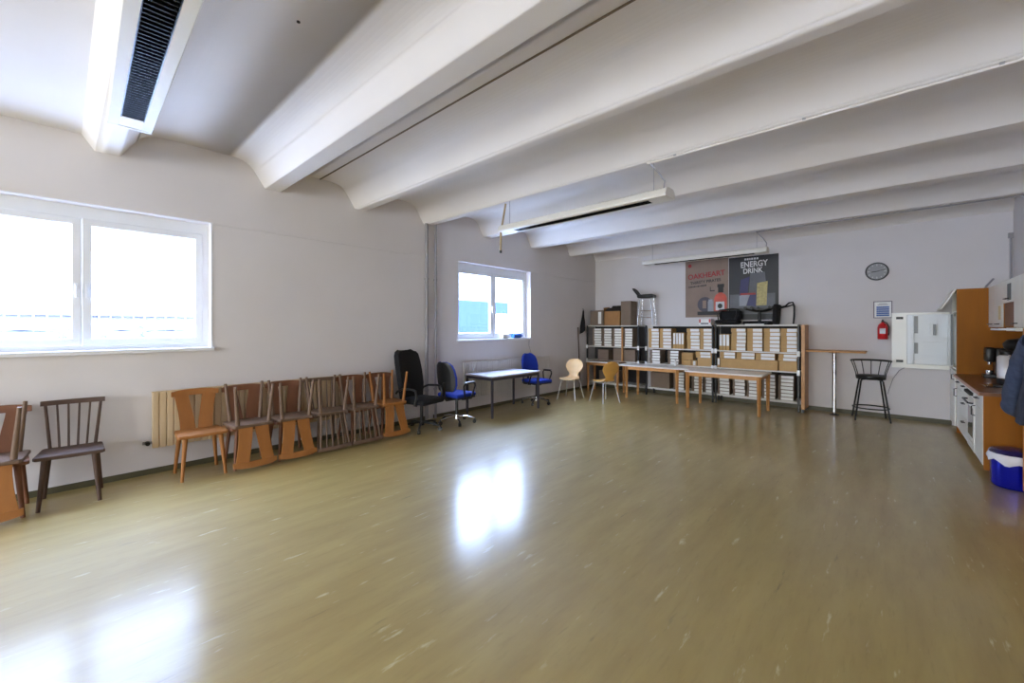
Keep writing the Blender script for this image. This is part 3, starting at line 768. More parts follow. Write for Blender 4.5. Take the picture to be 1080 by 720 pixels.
# ------------------------------------------------------------------ bar table and stool
t = thing('bar_table', 'tall bar table with beech top on one chrome pole, right of shelves', 'table', (-.77, 9.58, 0))
MB().box((-.40, -.27, 1.15), (.45, .27, 1.178), .008).build('tabletop', M_BEECH, t, True)
MB().cyl((0, 0, .01), (0, 0, 1.14), .033, n=20).build('pole', M_CHROME, t, True)
MB().cyl((0, 0, 1.135), (0, 0, 1.149), .09, .06, n=20).build('mounting_plate', M_CHROME, t, True)
MB().lathe([(0, 0), (.07, 0), (.07, .008), (.036, .018), (.034, .03)], n=24).build('foot', M_BLACKM, t, True)
t = thing('bar_stool', 'black metal bar stool with curved spindle back beside the bar table', 'stool', (-.265, 9.52, 0))
MB().lathe([(0, .725), (.185, .725), (.205, .738), (.205, .76), (.18, .775), (0, .78)], n=32).build('seat', M_BLACKP, t, True)
MB().tube([(.19*math.cos(a), .19*math.sin(a), .715) for a in [2*PI*k/24 for k in range(24)]], .012, 8, True).build('seat_ring', M_BLACKM, t, True)
for a in (45, 135, 225, 315):
    c, s = math.cos(math.radians(a+8)), math.sin(math.radians(a+8))
    MB().tube([(c*.10, s*.10, .705), (c*.185, s*.185, .70), (c*.205, s*.205, .67), (c*.325, s*.325, .0)], .0125, 8).build('leg', M_BLACKM, t, True)
MB().tube([(.245*math.cos(a), .245*math.sin(a), .21) for a in [2*PI*k/28 for k in range(28)]], .010, 8, True).build('foot_ring', M_BLACKM, t, True)
arc = [math.radians(a) for a in range(-8, 189, 14)]
MB().tube([(.265*math.cos(a), .235*math.sin(a), 1.02+.0*math.sin(a)) for a in arc], .016, 8).build('back_rail', M_BLACKM, t, True)
for a in (-4, 25, 60, 90, 120, 155, 184):
    c, s = math.cos(math.radians(a)), math.sin(math.radians(a))
    MB().tube([(.19*c, .19*s, .72), (.20*c, .20*s, .80), (.235*c, .21*s, .93), (.264*c, .234*s, 1.015)], .0075, 6).build('spindle', M_BLACKM, t, True)

# ------------------------------------------------------------------ kitchen
KX = .73
WX = XR-.002
t = thing('tall_cabinet', 'tall brown wooden fridge cabinet at the far end of the kitchen', 'cabinet', (0, 0, 0))
Y0, Y1 = 9.19, 9.855
bx('side_panel', (KX, Y0, .0), (WX, Y0+.018, 2.18), M_KWOOD, t)
bx('side_panel', (KX, Y1-.018, 0), (WX, Y1, 2.18), M_KWHITE, t)
for z in (.10, .95, 1.83, 2.162): bx('shelf_board', (KX+.002, Y0+.0185, z), (WX, Y1-.0185, z+.018), M_KWHITE, t)
bx('back_panel', (WX-.012, Y0+.0185, .12), (WX-.001, Y1-.0185, 2.16), M_KWHITE, t)
d = bx('lower_door', (KX-.022, Y0+.004, .10), (KX-.002, Y1-.002, .93), M_KWHITE, t, .003)
MB().tube([(KX-.022, Y0+.05, .80), (KX-.05, Y0+.05, .81), (KX-.05, Y0+.05, .88), (KX-.022, Y0+.05, .89)], .006).build('handle', M_BLACKM, d, True)
d = MB().box((KX-.02, Y0+.004, -.335), (KX-.002, Y1-.004, 0), .003).build('flap_door', M_KWHITE, t)
d.location = (0, 0, 0)
d.data.transform(Matrix.Translation((KX-.004, 0, 2.178)) @ Matrix.Rotation(math.radians(27), 4, 'Y') @ Matrix.Translation((-(KX-.004), 0, 0)))
# the furniture front of the fridge, swung open against the back wall
d = bx('fridge_front', (.005, 9.785, .905), (.70, 9.803, 1.85), M_KWHITE, t, .003)
for z in (1.02, 1.76): bx('door_slide', (.06, 9.779, z-.02), (.15, 9.7845, z+.02), M_BLACKM, d)
bx('plinth', (KX+.05, Y0+.02, 0), (KX+.066, Y1-.02, .098), M_BEECH, t)
t = thing('refrigerator', 'white built-in fridge with its shelved door standing wide open', 'refrigerator', (0, 0, 0))
a0, a1, z0, z1 = Y0+.03, Y1-.03, .985, 1.81
b = MB()
b.box((KX+.02, a0, z0), (WX-.03, a0+.03, z1)).box((KX+.02, a1-.03, z0), (WX-.03, a1, z1)).box((KX+.02, a0+.03, z0), (WX-.03, a1-.03, z0+.03)).box((KX+.02, a0+.03, z1-.03), (WX-.03, a1-.03, z1)).box((WX-.06, a0+.03, z0+.03), (WX-.03, a1-.03, z1-.03))
b.build('body', M_FRIDGE, t)
for z in (1.2, 1.42, 1.62): bx('shelf', (KX+.06, a0+.031, z), (WX-.061, a1-.031, z+.008), M_FRIDGE, t)
d = bx('door', (.195, 9.735, .975), (.735, 9.778, 1.815), M_FRIDGE, t, .008)
x0, x1, yf = .205, .725, 9.735
b = MB()   # raised rim of the door liner
b.box((x0+.045, yf-.05, .985), (x0+.075, yf-.0005, 1.805), .006).box((x1-.055, yf-.05, .985), (x1-.02, yf-.0005, 1.805), .006)
b.build('door_liner', M_FRIDGE, d)
bx('gasket', (x1-.018, yf-.012, .98), (x1+.006, yf-.0005, 1.81), M_GREYP, d)
for z, hh in ((1.00, .13), (1.36, .07)):
    b = MB(); b.box((x0+.076, yf-.09, z), (x1-.056, yf-.001, z+.008)).box((x0+.076, yf-.095, z), (x1-.056, yf-.09, z+hh), .003)
    b.build('door_shelf', M_FRIDGE, d)
MB().box((x0+.08, yf-.004, 1.5), (x0+.125, yf-.0005, 1.79)).box((x0+.08, yf-.004, 1.16), (x0+.125, yf-.0005, 1.34)).build('liner_recess', M_GREYP, d)
MB().box((x0+.26, yf-.06, 1.46), (x0+.30, yf-.001, 1.66), .004).build('bottle_holder', M_FRIDGE, d)
MB().box((x0+.302, yf-.055, 1.47), (x0+.335, yf-.001, 1.65), .004).build('bottle_holder', M_GREYP, d)

def handle(y, z, parent, L=.12, vertical=False, x=KX-.002):
    q = [(x, y-L/2, z), (x-.03, y-L/2+.01, z), (x-.03, y+L/2-.01, z), (x, y+L/2, z)]
    if vertical: q = [(x, y, z-L/2), (x-.03, y, z-L/2+.01), (x-.03, y, z+L/2-.01), (x, y, z+L/2)]
    return MB().tube(q, .006, 8).build('handle', M_BLACKM, parent, True)
def base_unit(name, label, y0, y1, kind, side=False):
    t = thing(name, label, 'cabinet', (0, 0, 0), group='white kitchen base units')
    b = MB().box((KX+.02, y0+.001, .10), (WX, y0+.019, .86)).box((KX+.02, y1-.019, .10), (WX, y1-.001, .86)).box((KX+.02, y0+.019, .10), (WX, y1-.019, .118)).box((WX-.012, y0+.019, .118), (WX, y1-.019, .86))
    b.build('carcass', M_KWHITE if not side else M_KWOOD, t)
    bx('plinth', (KX+.09, y0+.002, 0), (KX+.106, y1-.002, .099), M_BEECH, t)
    if kind == 'drawers':
        zs = [(.105, .37), (.375, .62), (.625, .852)]
        for a, c in zs:
            d = bx('drawer', (KX, y0+.002, a), (KX+.018, y1-.002, c), M_KWHITE, t, .003); handle((y0+y1)/2, c-.05, d)
    elif kind == 'door':
        d = bx('drawer', (KX, y0+.002, .70), (KX+.018, y1-.002, .852), M_KWHITE, t, .003); handle((y0+y1)/2, .80, d)
        d = bx('door', (KX, y0+.002, .105), (KX+.018, y1-.002, .695), M_KWHITE, t, .003); handle(y1-.05, .62, d, vertical=True)
    return t
base_unit('base_cabinet', 'white kitchen base cabinet next to the tall brown cabinet', 8.57, 9.185, 'door')
base_unit('base_cabinet', 'white kitchen drawer unit between far base cabinet and oven', 7.95, 8.565, 'drawers')
base_unit('base_cabinet', 'white kitchen base cabinet at near end with brown side panel', 6.76, 7.335, 'door', True)
tt = [o for o in COL.objects if o.get('label') == 'white kitchen base cabinet at near end with brown side panel'][0]
p = bx('side_panel', (KX+.004, 6.735, .06), (WX, 6.7595, .86), M_KWOOD, tt); p['label'] = 'brown wooden side panel'
t = thing('oven', 'white built-in oven with dark window under the kitchen worktop', 'oven', (0, 0, 0))
y0, y1 = 7.34, 7.945
b = MB().box((KX+.03, y0+.003, .10), (WX-.05, y1-.003, .855)); b.build('body', M_KWHITE, t)
bx('plinth', (KX+.09, y0+.002, 0), (KX+.106, y1-.002, .099), M_BEECH, t)
cp = bx('control_panel', (KX-.006, y0+.004, .735), (KX+.028, y1-.004, .853), M_KWHITE, t, .003)
for k in range(6):
    y = y0+.075+.09*k
    MB().cyl((KX-.007, y, .795), (KX-.035, y, .795), .022, .017, 14).box((KX-.04, y-.004, .778), (KX-.035, y+.004, .812)).build('knob', M_BLACKP, cp, True)
d = bx('oven_door', (KX-.006, y0+.004, .20), (KX+.028, y1-.004, .73), M_KWHITE, t, .003)
bx('oven_window', (KX-.0085, y0+.10, .26), (KX-.0062, y1-.10, .62), M_DGLASS, d)
MB().tube([(KX-.006, y0+.05, .685), (KX-.05, y0+.06, .69), (KX-.05, y1-.06, .69), (KX-.006, y1-.05, .685)], .010, 8).build('handle', M_BLACKM, d, True)
bx('storage_drawer', (KX-.006, y0+.004, .105), (KX+.028, y1-.004, .195), M_KWHITE, t, .003)
t = thing('worktop', 'brown kitchen worktop with pale front edge running along right wall', 'worktop', (0, 0, 0))
bx('slab', (KX-.028, 6.725, .8605), (WX, 9.186, .897), M_WTOP, t)
MB().box((KX-.034, 6.722, .8605), (KX-.0285, 9.186, .897)).build('front_edge', M_KEDGE, t)
bx('splashback', (WX-.014, 6.73, .898), (WX, 9.186, 1.585), M_KWOOD, t)

UX = 1.05
def upper(name, label, y0, y1, z0=1.60, z1=2.185, door=True, hy=None):
    t = thing(name, label, 'cabinet', (0, 0, 0), group='white kitchen wall units')
    b = MB().box((UX+.02, y0+.001, z0), (WX, y0+.017, z1)).box((UX+.02, y1-.017, z0), (WX, y1-.001, z1)).box((UX+.02, y0+.017, z0), (WX, y1-.017, z0+.016)).box((UX+.02, y0+.017, z1-.016), (WX, y1-.017, z1)).box((WX-.01, y0+.017, z0+.016), (WX, y1-.017, z1-.016))
    b.build('carcass', M_KWHITE, t)
    if door:
        d = bx('door', (UX, y0+.002, z0+.002), (UX+.018, y1-.002, z1-.002), M_KWHITE, t, .003)
        handle(hy if hy else (y0+y1)/2, z0+.045, d, .16, x=UX)
    return t
upper('wall_cabinet', 'narrow white wall cabinet next to the tall brown cabinet', 8.745, 9.185)
upper('wall_cabinet', 'white wall cabinet with yellow notes, beside the brown niche', 8.13, 8.742)
upper('wall_cabinet', 'short white wall cabinet above the brown niche with grey sheet', 7.50, 8.127, 1.905, 2.185)
upper('wall_cabinet', 'white wall cabinet right of the brown niche near jacket', 6.85, 7.497, hy=7.38)
t = thing('open_niche', 'brown open niche below the short wall cabinet above the hood', 'shelf', (0, 0, 0))
MB().box((UX+.004, 7.502, 1.60), (WX, 7.518, 1.904)).box((UX+.004, 8.109, 1.60), (WX, 8.125, 1.904)).box((UX+.004, 7.518, 1.60), (WX, 8.109, 1.616)).build('carcass', M_KWOOD, t)
bx('back_panel', (UX+.012, 7.518, 1.616), (UX+.022, 8.109, 1.904), mat('niche_brown', (124, 74, 40), .5), t)
t = thing('range_hood', 'slim pale range hood under the niche above the hob', 'range hood', (0, 0, 0))
bx('body', (UX+.0, 7.40, 1.555), (WX-.02, 7.93, 1.596), M_KWHITE, t, .004)
bx('pull_out', (UX-.13, 7.405, 1.565), (UX-.001, 7.925, 1.588), M_PVC, t, .004)
tag(bx('grey_sheet', (UX-.004, 7.64, 1.93), (UX-.0005, 7.84, 2.13), mat('sheet_grey', (88, 96, 96), .5, var=.3, scale=18)), 'dark grey printed sheet stuck on short white wall cabinet', 'sign')
bpy.data.objects['grey_sheet'].location = (0, 0, 0)
tag(bx('yellow_note', (UX-.003, 8.27, 1.70), (UX-.0005, 8.42, 1.88), mat('note_yellow', (222, 204, 150), .6, var=.12, scale=9)), 'pale yellow note stuck on white wall cabinet beside niche', 'note')

# things on the worktop
ZW = .898
t = thing('coffee_machine', 'black coffee machine at the far end of the kitchen worktop', 'coffee machine', (1.12, 8.80, ZW))
MB().box((-.17, -.11, .0), (.15, .13, .045), .01).build('base', M_BLACKP, t, True)
MB().box((-.06, -.11, .045), (.15, .13, .41), .018).build('body', M_BLACKP, t, True)
MB().box((-.15, -.10, .22), (-.061, .12, .42), .02).build('brew_head', M_BLACKP, t, True)
MB().cyl((-.105, .01, .18), (-.105, .01, .22), .018, n=12).build('spout', M_CHROME, t, True)
MB().lathe([(0, .046), (.035, .046), (.04, .09), (.038, .10), (0, .10)], (-.105, .01, 0), 18).build('cup', M_CHROME, t, True)
MB().cyl((-.151, -.04, .34), (-.16, -.04, .34), .014, n=12).build('button', M_CHROME, t, True)
t = thing('thermos_jug', 'white and steel pump jug beside the black coffee machine', 'jug', (1.06, 7.93, ZW))
MB().lathe([(0, 0), (.085, 0), (.09, .02), (.09, .07)], n=26).build('base', M_BLACKP, t, True)
MB().lathe([(.0, .0705), (.086, .0705), (.086, .335), (.07, .355), (0, .355)], n=26).build('body', mat('jug_white', (226, 220, 214), .25, metal=.25), t, True)
MB().lathe([(0, .3555), (.068, .3555), (.07, .40), (.045, .415), (0, .415)], n=26).build('lid', M_BLACKP, t, True)
MB().tube([(0, -.07, .37), (.0, -.15, .36), (.0, -.165, .28), (.0, -.15, .16), (0, -.088, .12)], .011, 8).build('handle', M_CHROME, t, True)
t = thing('food_mixer', 'rounded black kitchen appliance standing behind the white pump jug', 'appliance', (1.20, 8.28, ZW))
MB().lathe([(0, 0), (.10, 0), (.10, .03), (.05, .05), (.045, .38)], n=22).build('base', M_BLACKP, t, True)
MB().lathe([(0, .3805), (.07, .3805), (.125, .43), (.135, .49), (.10, .54), (0, .56)], n=26).build('bowl', M_BLACKP, t, True)
MB().tube([(.0, -.12, .47), (0, -.2, .48), (0, -.24, .46)], .016, 8).build('handle', M_BLACKP, t, True)
t = thing('hob', 'black glass hob plate set on the worktop above oven', 'hob', (1.06, 7.56, ZW))
MB().box((-.24, -.20, .0), (.22, .18, .008), .003).build('plate', M_DGLASS, t)
for x, y in ((-.1, -.1), (.1, .08)): MB().lathe([(0, .0085), (.075, .0085), (.075, .014), (0, .014)], (x, y, 0), 24).build('burner', M_BLACKM, t, True)

# ------------------------------------------------------------------ wardrobe, jacket, bin
t = thing('wardrobe', 'honey pine cupboard at the right photo edge behind blue jacket', 'cabinet', (0, 0, 0))
bx('body', (.935, 4.6, .0), (WX, 6.15, 1.60), M_PINE, t)
for a, c in ((4.61, 5.37), (5.38, 6.14)):
    d = bx('door', (.915, a, .06), (.9345, c, 1.59), M_PINE, t, .003)
    MB().cyl((.914, (a+.06 if a > 5 else c-.06), .78), (.892, (a+.06 if a > 5 else c-.06), .78), .014, .018, 14).build('knob', M_BLACKM, d, True)
t = thing('jacket', 'dark blue-grey jacket hanging from the front of the pine cupboard', 'jacket', (0, 0, 0))
NR = 15
def coat_rows(shrink, dx):
    rows = []
    for i in range(NR):
        f = i/(NR-1); z = 1.56-f*.71
        yc = 5.02+.10*f; hw = (.15+.27*f**.8)*shrink; dp = (.045+.075*f)*shrink
        row = []
        for k in range(27):
            a = PI*k/26
            w = 1+.14*f*math.sin(k*1.7)+.08*f*math.sin(k*3.3+2*f)
            row.append((.865+dx-dp*math.sin(a)*w, yc+hw*math.cos(a), z+(.015*math.sin(k*.8) if i == NR-1 else 0)))
        rows.append(row)
    return rows
M_JBODY = mat('jacket_body', (54, 60, 76), .85, var=.2, scale=25)
MB().sheet(coat_rows(1., 0), .012).build('body', M_JBODY, t, True)
MB().sheet(coat_rows(.9, .008), .004).build('lining', M_JLIN, t, True)
def sleeve(a, b, r0, r1):
    a, b = Vector(a), Vector(b); d = (b-a).normalized(); n = Vector((1, 0, 0)); m_ = d.cross(n).normalized(); rows = []
    for i in range(13):
        f = i/12; c = a.lerp(b, f)+Vector((-.018*math.sin(f*PI), 0, .02*math.sin(f*PI)))
        r = r0+(r1-r0)*f+.005*math.sin(i*2.1)
        rows.append([tuple(c+n*(r*.62*math.cos(q)*(1+.06*math.sin(3*q+i)))+m_*(r*math.sin(q)*(1+.06*math.sin(2*q+i)))) for q in [2*PI*k/18 for k in range(19)]])
    return MB().sheet(rows, .010)
sl = sleeve((.79, 5.08, 1.49), (.785, 5.66, .90), .072, .096).build('sleeve', M_JACKET, t, True)
MB().tube([(.785+.062*math.cos(q), 5.655+.098*math.sin(q)*.75, .905+.098*math.sin(q)*.66) for q in [2*PI*k/22 for k in range(22)]], .009, 8, True).build('cuff', M_JACKET, sl, True)
sleeve((.79, 4.88, 1.48), (.80, 4.66, .86), .085, .07).build('sleeve', M_JACKET, t, True)
MB().tube([(.855-.055*math.sin(q), 5.02+.11*math.cos(q), 1.565+.012*math.sin(q)) for q in [PI*k/12 for k in range(13)]], .028, 8).build('collar', M_JACKET, t, True)
MB().tube([(.906, 5.02, 1.575), (.875, 5.02, 1.60), (.86, 5.02, 1.57)], .006).build('hanging_loop', M_BLACKM, t, True)
t = thing('trash_bin', 'round blue metal trash bin with white liner beside pine cupboard', 'trash bin', (.915, 6.46, 0))
MB().lathe([(0, 0), (.15, 0), (.16, .01), (.165, .025), (.17, .31), (.172, .32), (.16, .315), (.15, .04), (0, .035)], n=36).build('body', M_BIN, t, True)
rows = []
for i in range(7):
    f = i/6
    rows.append([((.178+.006*math.sin(k*2.1+i)+.010*math.sin(f*PI))*math.cos(2*PI*k/36), (.178+.006*math.sin(k*2.1+i)+.010*math.sin(f*PI))*math.sin(2*PI*k/36), (.335-f*(.085+.018*math.sin(k*1.1)+.012*math.sin(k*.5+1)))) for k in range(37)])
MB().sheet(rows, .003).build('liner', M_BAG, t, True)
MB().lathe([(0, .338), (.176, .338), (.18, .346), (.165, .366), (.10, .382), (0, .386)], n=36).build('lid', M_BINL, t, True)

# ------------------------------------------------------------------ ceiling lamps
def ceiling_lamp(label, x0, x1, y, zb, hooks, turn=0., tilt=0.):
    t = thing('ceiling_lamp', label, 'ceiling light', ((x0+x1)/2, y, zb), group='fluorescent ceiling lamps')
    L = (x1-x0)/2
    # open-bottomed trapezoid housing
    sec = [(-.112, .0), (-.060, .0), (-.055, .02), (.055, .02), (.060, .0), (.112, .0), (.122, .022), (.105, .07), (.065, .095), (-.065, .095), (-.105, .07), (-.122, .022)]
    b = MB().prism(sec, -L+.03, L-.03, lambda u, v, d: (d, u, v))
    b.build('housing', M_LAMP, t)
    for s in (-1, 1):
        MB().prism([(-.115, -.002), (.115, -.002), (.125, .022), (.108, .073), (.067, .098), (-.067, .098), (-.108, .073), (-.125, .022)], s*(L-.03), s*L, lambda u, v, d: (d, u, v)).build('end_cap', M_LAMP, t)
    b = MB()
    n = 52
    for k in range(n+1):
        x = -L+.22+(2*L-.44)*k/n
        b.prism([(-.057, .004), (.057, .004), (.0545, .0195), (-.0545, .0195)], x-.0015, x+.0015, lambda u, v, d: (d, u, v))
    b.box((-L+.21, -.0585, .0), (L-.21, -.0545, .0198)).box((-L+.21, .0545, .0), (L-.21, .0585, .0198)).box((-L+.21, -.0545, .0185), (L-.21, .0545, .0199))
    b.build('louvre', M_LOUV, t)
    for x in (-L+.22, L-.22):
        s = 1 if x > 0 else -1
        MB().box((min(x, x+s*.185), -.059, .001), (max(x, x+s*.185), .059, .0199)).build('blank_cover', M_LAMP, t)
    for x in hooks:
        MB().cyl((x, 0, .085), (x, (.04 if y < 1 else 0), 3.386-zb+x*tilt), .0035, n=6).cyl((x, 0, .085), (x, 0, .10), .01, n=8).build('suspension_wire', M_PIPE, t)
    t.rotation_euler = (0, tilt, turn)
    return t
ceiling_lamp('white louvred fluorescent lamp at top left, nearest the large window', -3.928, -1.528, .294, 2.951, (-1.0, 1.0), -.0256, .030)
ceiling_lamp('white louvred fluorescent lamp hung mid-room with tan strip at its end', -4.10, -1.70, 4.30, 2.955, (-1.09, 1.02))
ceiling_lamp('white fluorescent lamp hung farthest away, in front of the two posters', -4.02, -1.66, 8.72, 2.97, (-1.0, 1.0))
def lamp_cable(label, x, y, z0, side):
    tag(MB().tube([(x, y, 3.385), (x+.02, y, 3.34), (x+.10, y, 3.24), (x+.16, y, 3.14), (x+.15, y, 3.07), (x+.11, y, z0)], .009, 8).build('lamp_cable', M_PIPE, None, True), label, 'cable', 'lamp supply cables')
lamp_cable('short curved cable feeding the mid-room ceiling lamp', -1.92, 4.30, 3.043, 1)
lamp_cable('short curved cable feeding the farthest ceiling lamp', -1.84, 8.72, 3.058, 1)
t = thing('hanging_strip', 'tan folded strip dangling from left end of mid-room ceiling lamp', 'strip', (-4.13, 4.28, 2.98))
MB().tube([(.06, .02, .39), (.05, .01, .30), (.0, 0, .06), (-.012, 0, .03)], .014, 6).build('upper_piece', M_TAPE, t)
MB().tube([(-.012, 0, .03), (-.016, 0, -.04), (-.02, 0, -.20), (-.02, 0, -.28)], .015, 6).build('lower_piece', M_TAPE, t)
MB().box((-.035, -.014, -.31), (-.006, .014, -.27), .004).build('end_clip', M_BLACKP, t)
def conduit(label, y, z, x0, x1, sag):
    t = thing('cable_conduit', label, 'conduit', (0, 0, 0), group='cable conduits under the ceiling ribs')
    MB().cyl((x0, y, z), (x1, y, z), .012, n=10).build('tube', M_PIPE if sag else M_CEIL, t, True)
    k = x0+.3
    while k < x1:
        MB().box((k-.012, y-.018, z-.002), (k+.012, y+.018, 3.3885)).build('clip', M_PIPE, t); k += 1.1
conduit('pale cable conduit under ceiling rib leading to mid-room lamp', 4.30, 3.374, -1.95, XR-.01, 0)
conduit('dark cable conduit under ceiling rib leading to farthest lamp', 8.74, 3.374, -1.86, XR-.01, 1)
tag(MB().cyl((XR-.03, YB-.03, 2.19), (XR-.03, YB-.03, 3.0), .014, n=10).box((XR-.055, YB-.055, 2.97), (XR-.004, YB-.004, 3.05)).build('corner_conduit', M_PIPE, None, True), 'vertical grey conduit with junction box in the back right corner', 'conduit')
tag(MB().tube([(WX-.30, 9.78, 2.19), (WX-.28, 9.80, 2.25), (WX-.20, 9.86, 2.36)], .014, 8).build('duct_hose', M_PIPE, None, True), 'short grey hose sticking up from the tall brown cabinet', 'hose')

# ------------------------------------------------------------------ small things
tag(MB().cyl((-5.84, 8.93, 0), (-5.93, 8.97, 1.60), .016, n=10).build('wooden_pole', M_DARKW, None, True), 'dark brown wooden pole leaning on left wall behind pale shell chair', 'pole')
t = thing('hanging_bag', 'black cloth bag hanging on left wall beside the left shelves', 'bag', (XL, 9.22, 1.42))
rows = []
for i in range(9):
    f = i/8
    rows.append([(.022+.03*math.sin(PI*(k/8))*(.3+f)+.008*math.sin(k*2+i), (-.02-.16*f+(.05+.24*f)*k/8), .62-f*(.62-.12*(k/8))) for k in range(9)])
MB().sheet(rows, .008).build('cloth', M_BLACKF, t, True)
MB().tube([(.002, 0, .66), (.03, 0, .66), (.03, 0, .62)], .006).build('hook', M_BLACKM, t, True)
t = thing('blue_bottle', 'blue plastic bottle lying at the right of the smaller window sill', 'bottle', (XL-.04, 6.72, WZ0+.062))
MB().lathe([(0, -.16), (.045, -.16), (.05, -.14), (.05, .06), (.03, .12), (.018, .14), (.018, .16)], n=20, axis='Y').build('body', mat('bottle_blue', (58, 104, 188), .25), t, True)
MB().lathe([(0, .16), (.021, .16), (.021, .19), (0, .19)], n=16, axis='Y').build('cap', M_PVC, t, True)
tag(MB().lathe([(.012, -.10), (.05, -.10), (.05, .10), (.012, .10)], n=20, axis='Y').build('paper_roll', M_PAPER, None, True, loc=(XL-.03, 6.30, WZ0+.063)), 'white roll lying in middle of the smaller window sill', 'roll')
tag(MB().tube([(XL+.05, 7.0, 1.32), (XL+.02, 7.03, 1.2), (XL+.02, 7.12, .98), (XL+.02, 7.2, .78)], .006, 6).build('wall_cable', M_PIPE, None, True), 'thin cable hanging down left wall from the smaller window sill', 'cable')
tag(MB().tube([(-.05, YB-.012, .42), (.02, YB-.012, .70), (.10, YB-.012, .85), (.30, YB-.012, 1.0)], .006, 6).build('shadow_line', M_PIPE, None, True), 'thin grey strand standing for a shadow line on back wall behind the bar stool', 'cable')  # grey tube drawn in place of a shadow line on the wall
# screw holes and spots on the ceiling / wall
M_SPOT = mat('dark_plug', (52, 46, 42), .8)
for i, (x, y) in enumerate(((-3.0, 1.10), (-.9, 2.62), (-.2, 3.55), (.35, 4.9))):
    z = 3.697
    tag(MB().cyl((x, y, z-.004), (x, y, z+.002), .012, n=10).build('ceiling_plug', M_SPOT), ['dark fixing plug in the ceiling between the first two ribs', 'dark fixing plug in the ceiling beside slab joint', 'dark fixing plug in ceiling above the room centre', 'dark fixing plug in ceiling beyond mid-room conduit'][i], 'plug', 'fixing plugs in the ceiling')

# ------------------------------------------------------------------ outside
struct(bx('ground', (-60, -40, .9), (XL-WT-.01, 70, 1.10), M_YARD))
t = thing('board_fence', 'grey vertical-board fence outside the large window behind white sacks', 'fence', (-10.2, 0, 1.10))
b = MB(); y = -9.0
while y < 6.5:
    b.box((-.012, y, 0), (.012, y+.135, .86)); y += .15
b.build('boards', M_FENCE, t)
for z in (.2, .7): MB().box((.0125, -9, z), (.05, 6.5, z+.07)).build('rail', M_FENCE, t)
def sack_mesh(w, d, h):
    b = MB(); rows = []
    n, m_ = 16, 7
    rings = []
    for i in range(m_):
        ph = -PI/2+PI*i/(m_-1); cz = math.sin(ph); cr = max(math.cos(ph), .02)**.5
        ring = []
        for k in range(n):
            a = 2*PI*k/n; c, s = math.cos(a), math.sin(a)
            e = .55
            ring.append((math.copysign(abs(c)**e, c)*d/2*cr*(1+.02*math.sin(3*a)), math.copysign(abs(s)**e, s)*w/2*cr, h/2+h/2*cz*(1+.04*math.cos(2*a))))
        rings.append(ring)
    V = [[b.bm.verts.new(p) for p in r] for r in rings]
    for A, B in zip(V, V[1:]):
        for k in range(n): b.bm.faces.new((A[k], A[(k+1) % n], B[(k+1) % n], B[k]))
    b.bm.faces.new(V[0][::-1]); b.bm.faces.new(V[-1])
    return b
s0 = None
PIL = [('in the pile cut by left photo edge outside large window', -.42, .86), ('in the narrow pile behind window mullion outside', .19, .30), ('in the pile left of right pane outside large window', .68, .42), ('in the pile at right of large window outside', 1.30, .78)]
for pn, yc, w in PIL:
    s0 = None
    for k in range(4):
        lab = f'{["lowest", "second lowest", "second highest", "topmost"][k]} white sack {pn}'
        if s0 is None:
            s0 = sack_mesh(w, .7, .145).build('white_sack', M_SACK, None, True); s0.location = (-9.5, yc, 1.10)
            tag(s0, lab, 'sack', 'white sacks piled outside the large window')
        else:
            o = dup(s0, (-9.5+.02*math.sin(k*2), yc+.015*math.sin(k*3+yc), 1.10+k*.151), (0, 0, 0), lab)
t = thing('white_backdrop', 'added white backdrop block beyond the fence outside the large window', 'building', (-15, -2, 1.10))  # added block that turns the view through the large window white
MB().box((-6, -14, 0), (0, 6.2, 7.0)).build('facade', M_BLDW, t)
MB().box((-6.2, -14.1, 7.0), (.2, 6.3, 7.3)).build('roof', M_FENCE, t)
t = thing('blue_building', 'long blue building across the yard seen through the smaller window', 'building', (-30, 36, 1.10))
MB().box((-8, -22, 0), (0, -5.8, 3.1)).box((-8, -5.8, 1.9), (0, -3.95, 3.1)).build('facade', M_BLDB, t)
MB().box((-8, -3.9, 0), (.02, 6, 9)).build('white_wing', M_BLDW, t)
MB().box((-8, -5.75, 0), (.02, -3.95, 1.89)).build('white_gate', M_BLDW, t)
# ------------------------------------------------------------------ sky and daylight
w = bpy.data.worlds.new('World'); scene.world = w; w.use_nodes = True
nt = w.node_tree; N = nt.nodes; L = nt.links
bg = N['Background']
tc = N.new('ShaderNodeTexCoord'); sp = N.new('ShaderNodeSeparateXYZ'); L.new(tc.outputs['Generated'], sp.inputs[0])
rp = N.new('ShaderNodeValToRGB'); cr = rp.color_ramp
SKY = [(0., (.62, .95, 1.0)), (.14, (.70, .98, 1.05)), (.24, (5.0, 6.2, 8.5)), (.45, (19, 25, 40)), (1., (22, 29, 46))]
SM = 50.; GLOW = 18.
cr.elements[0].position = SKY[0][0]; cr.elements[1].position = SKY[-1][0]
for p_, c_ in SKY[1:-1]: cr.elements.new(p_)
for e, (p_, c_) in zip(cr.elements, SKY): e.color = (*[v/SM for v in c_], 1)
L.new(sp.outputs['Z'], rp.inputs[0])
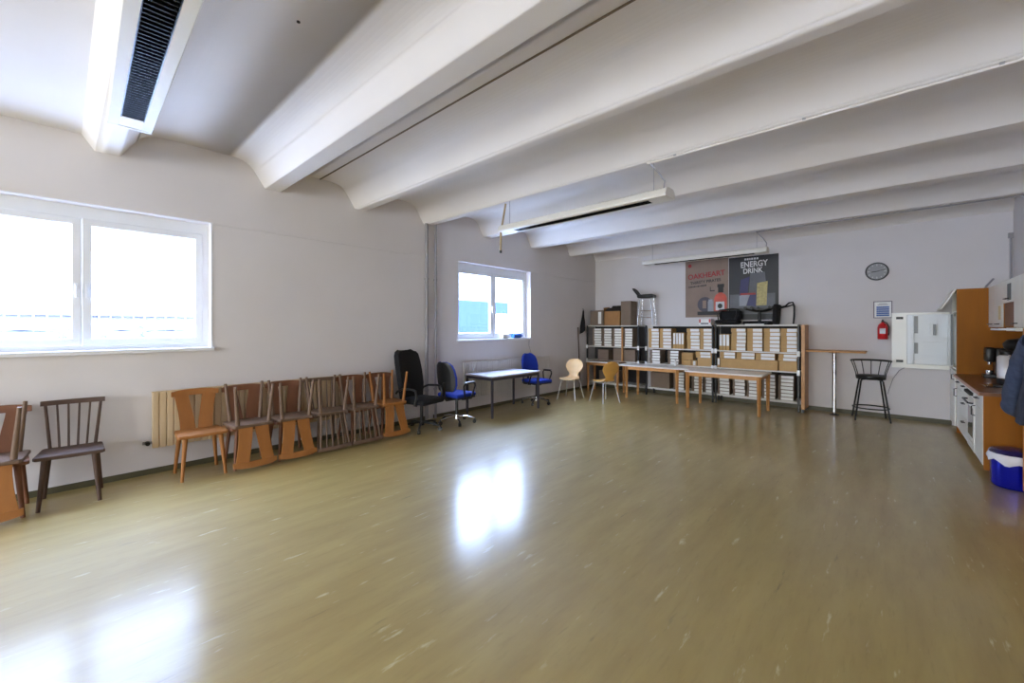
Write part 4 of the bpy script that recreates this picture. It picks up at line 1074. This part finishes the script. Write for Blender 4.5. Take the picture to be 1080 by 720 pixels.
# bright sky lobe added behind the viewer, fill light for the room
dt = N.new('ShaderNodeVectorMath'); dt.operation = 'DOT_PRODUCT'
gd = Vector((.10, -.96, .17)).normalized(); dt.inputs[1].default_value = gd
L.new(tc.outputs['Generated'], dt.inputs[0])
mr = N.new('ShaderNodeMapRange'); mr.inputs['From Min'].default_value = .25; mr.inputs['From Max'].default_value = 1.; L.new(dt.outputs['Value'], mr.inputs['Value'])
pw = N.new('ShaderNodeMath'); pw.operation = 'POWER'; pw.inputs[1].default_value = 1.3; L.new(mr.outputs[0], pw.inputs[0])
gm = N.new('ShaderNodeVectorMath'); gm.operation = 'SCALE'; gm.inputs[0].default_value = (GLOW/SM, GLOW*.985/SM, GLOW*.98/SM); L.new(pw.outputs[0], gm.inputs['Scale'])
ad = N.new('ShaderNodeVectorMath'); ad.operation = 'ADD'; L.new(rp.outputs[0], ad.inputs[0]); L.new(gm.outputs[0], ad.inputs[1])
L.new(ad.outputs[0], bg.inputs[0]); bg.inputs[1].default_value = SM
# light portals help the renderer sample the daylight in the window openings
def portal(loc, rot, sx, sy):
    l = bpy.data.lights.new('window_portal', 'AREA'); l.shape = 'RECTANGLE'; l.size = sx; l.size_y = sy
    l.cycles.is_portal = True
    o = bpy.data.objects.new('window_portal', l); COL.objects.link(o); o.location = loc; o.rotation_euler = rot
for y0, y1 in WINS: portal((XL-.28, (y0+y1)/2, (WZ0+WZ1)/2), (0, -PI/2, 0), WZ1-WZ0, y1-y0)
for x0, x1 in RW: portal(((x0+x1)/2, YF-.28, 1.95), (PI/2, 0, 0), x1-x0, 2.4)

# ------------------------------------------------------------------ camera and view
cam = bpy.data.cameras.new('camera'); co = bpy.data.objects.new('camera', cam); COL.objects.link(co)
cam.sensor_width = 36; cam.lens = 36*436.0/1080
cam.shift_y = -(360-345.1)/1080
cam.clip_start = .05; cam.clip_end = 300
co.location = (0, 0, 1.6); co.rotation_euler = (PI/2, 0, .7425)
scene.camera = co
vs = scene.view_settings
vs.view_transform = 'Standard'; vs.look = 'None'; vs.gamma = 1.0; vs.use_curve_mapping = False
vs.exposure = 0.0
scene.cycles.max_bounces = 14; scene.cycles.diffuse_bounces = 10; scene.cycles.glossy_bounces = 6; scene.cycles.transparent_max_bounces = 12
scene.cycles.sample_clamp_indirect = 12
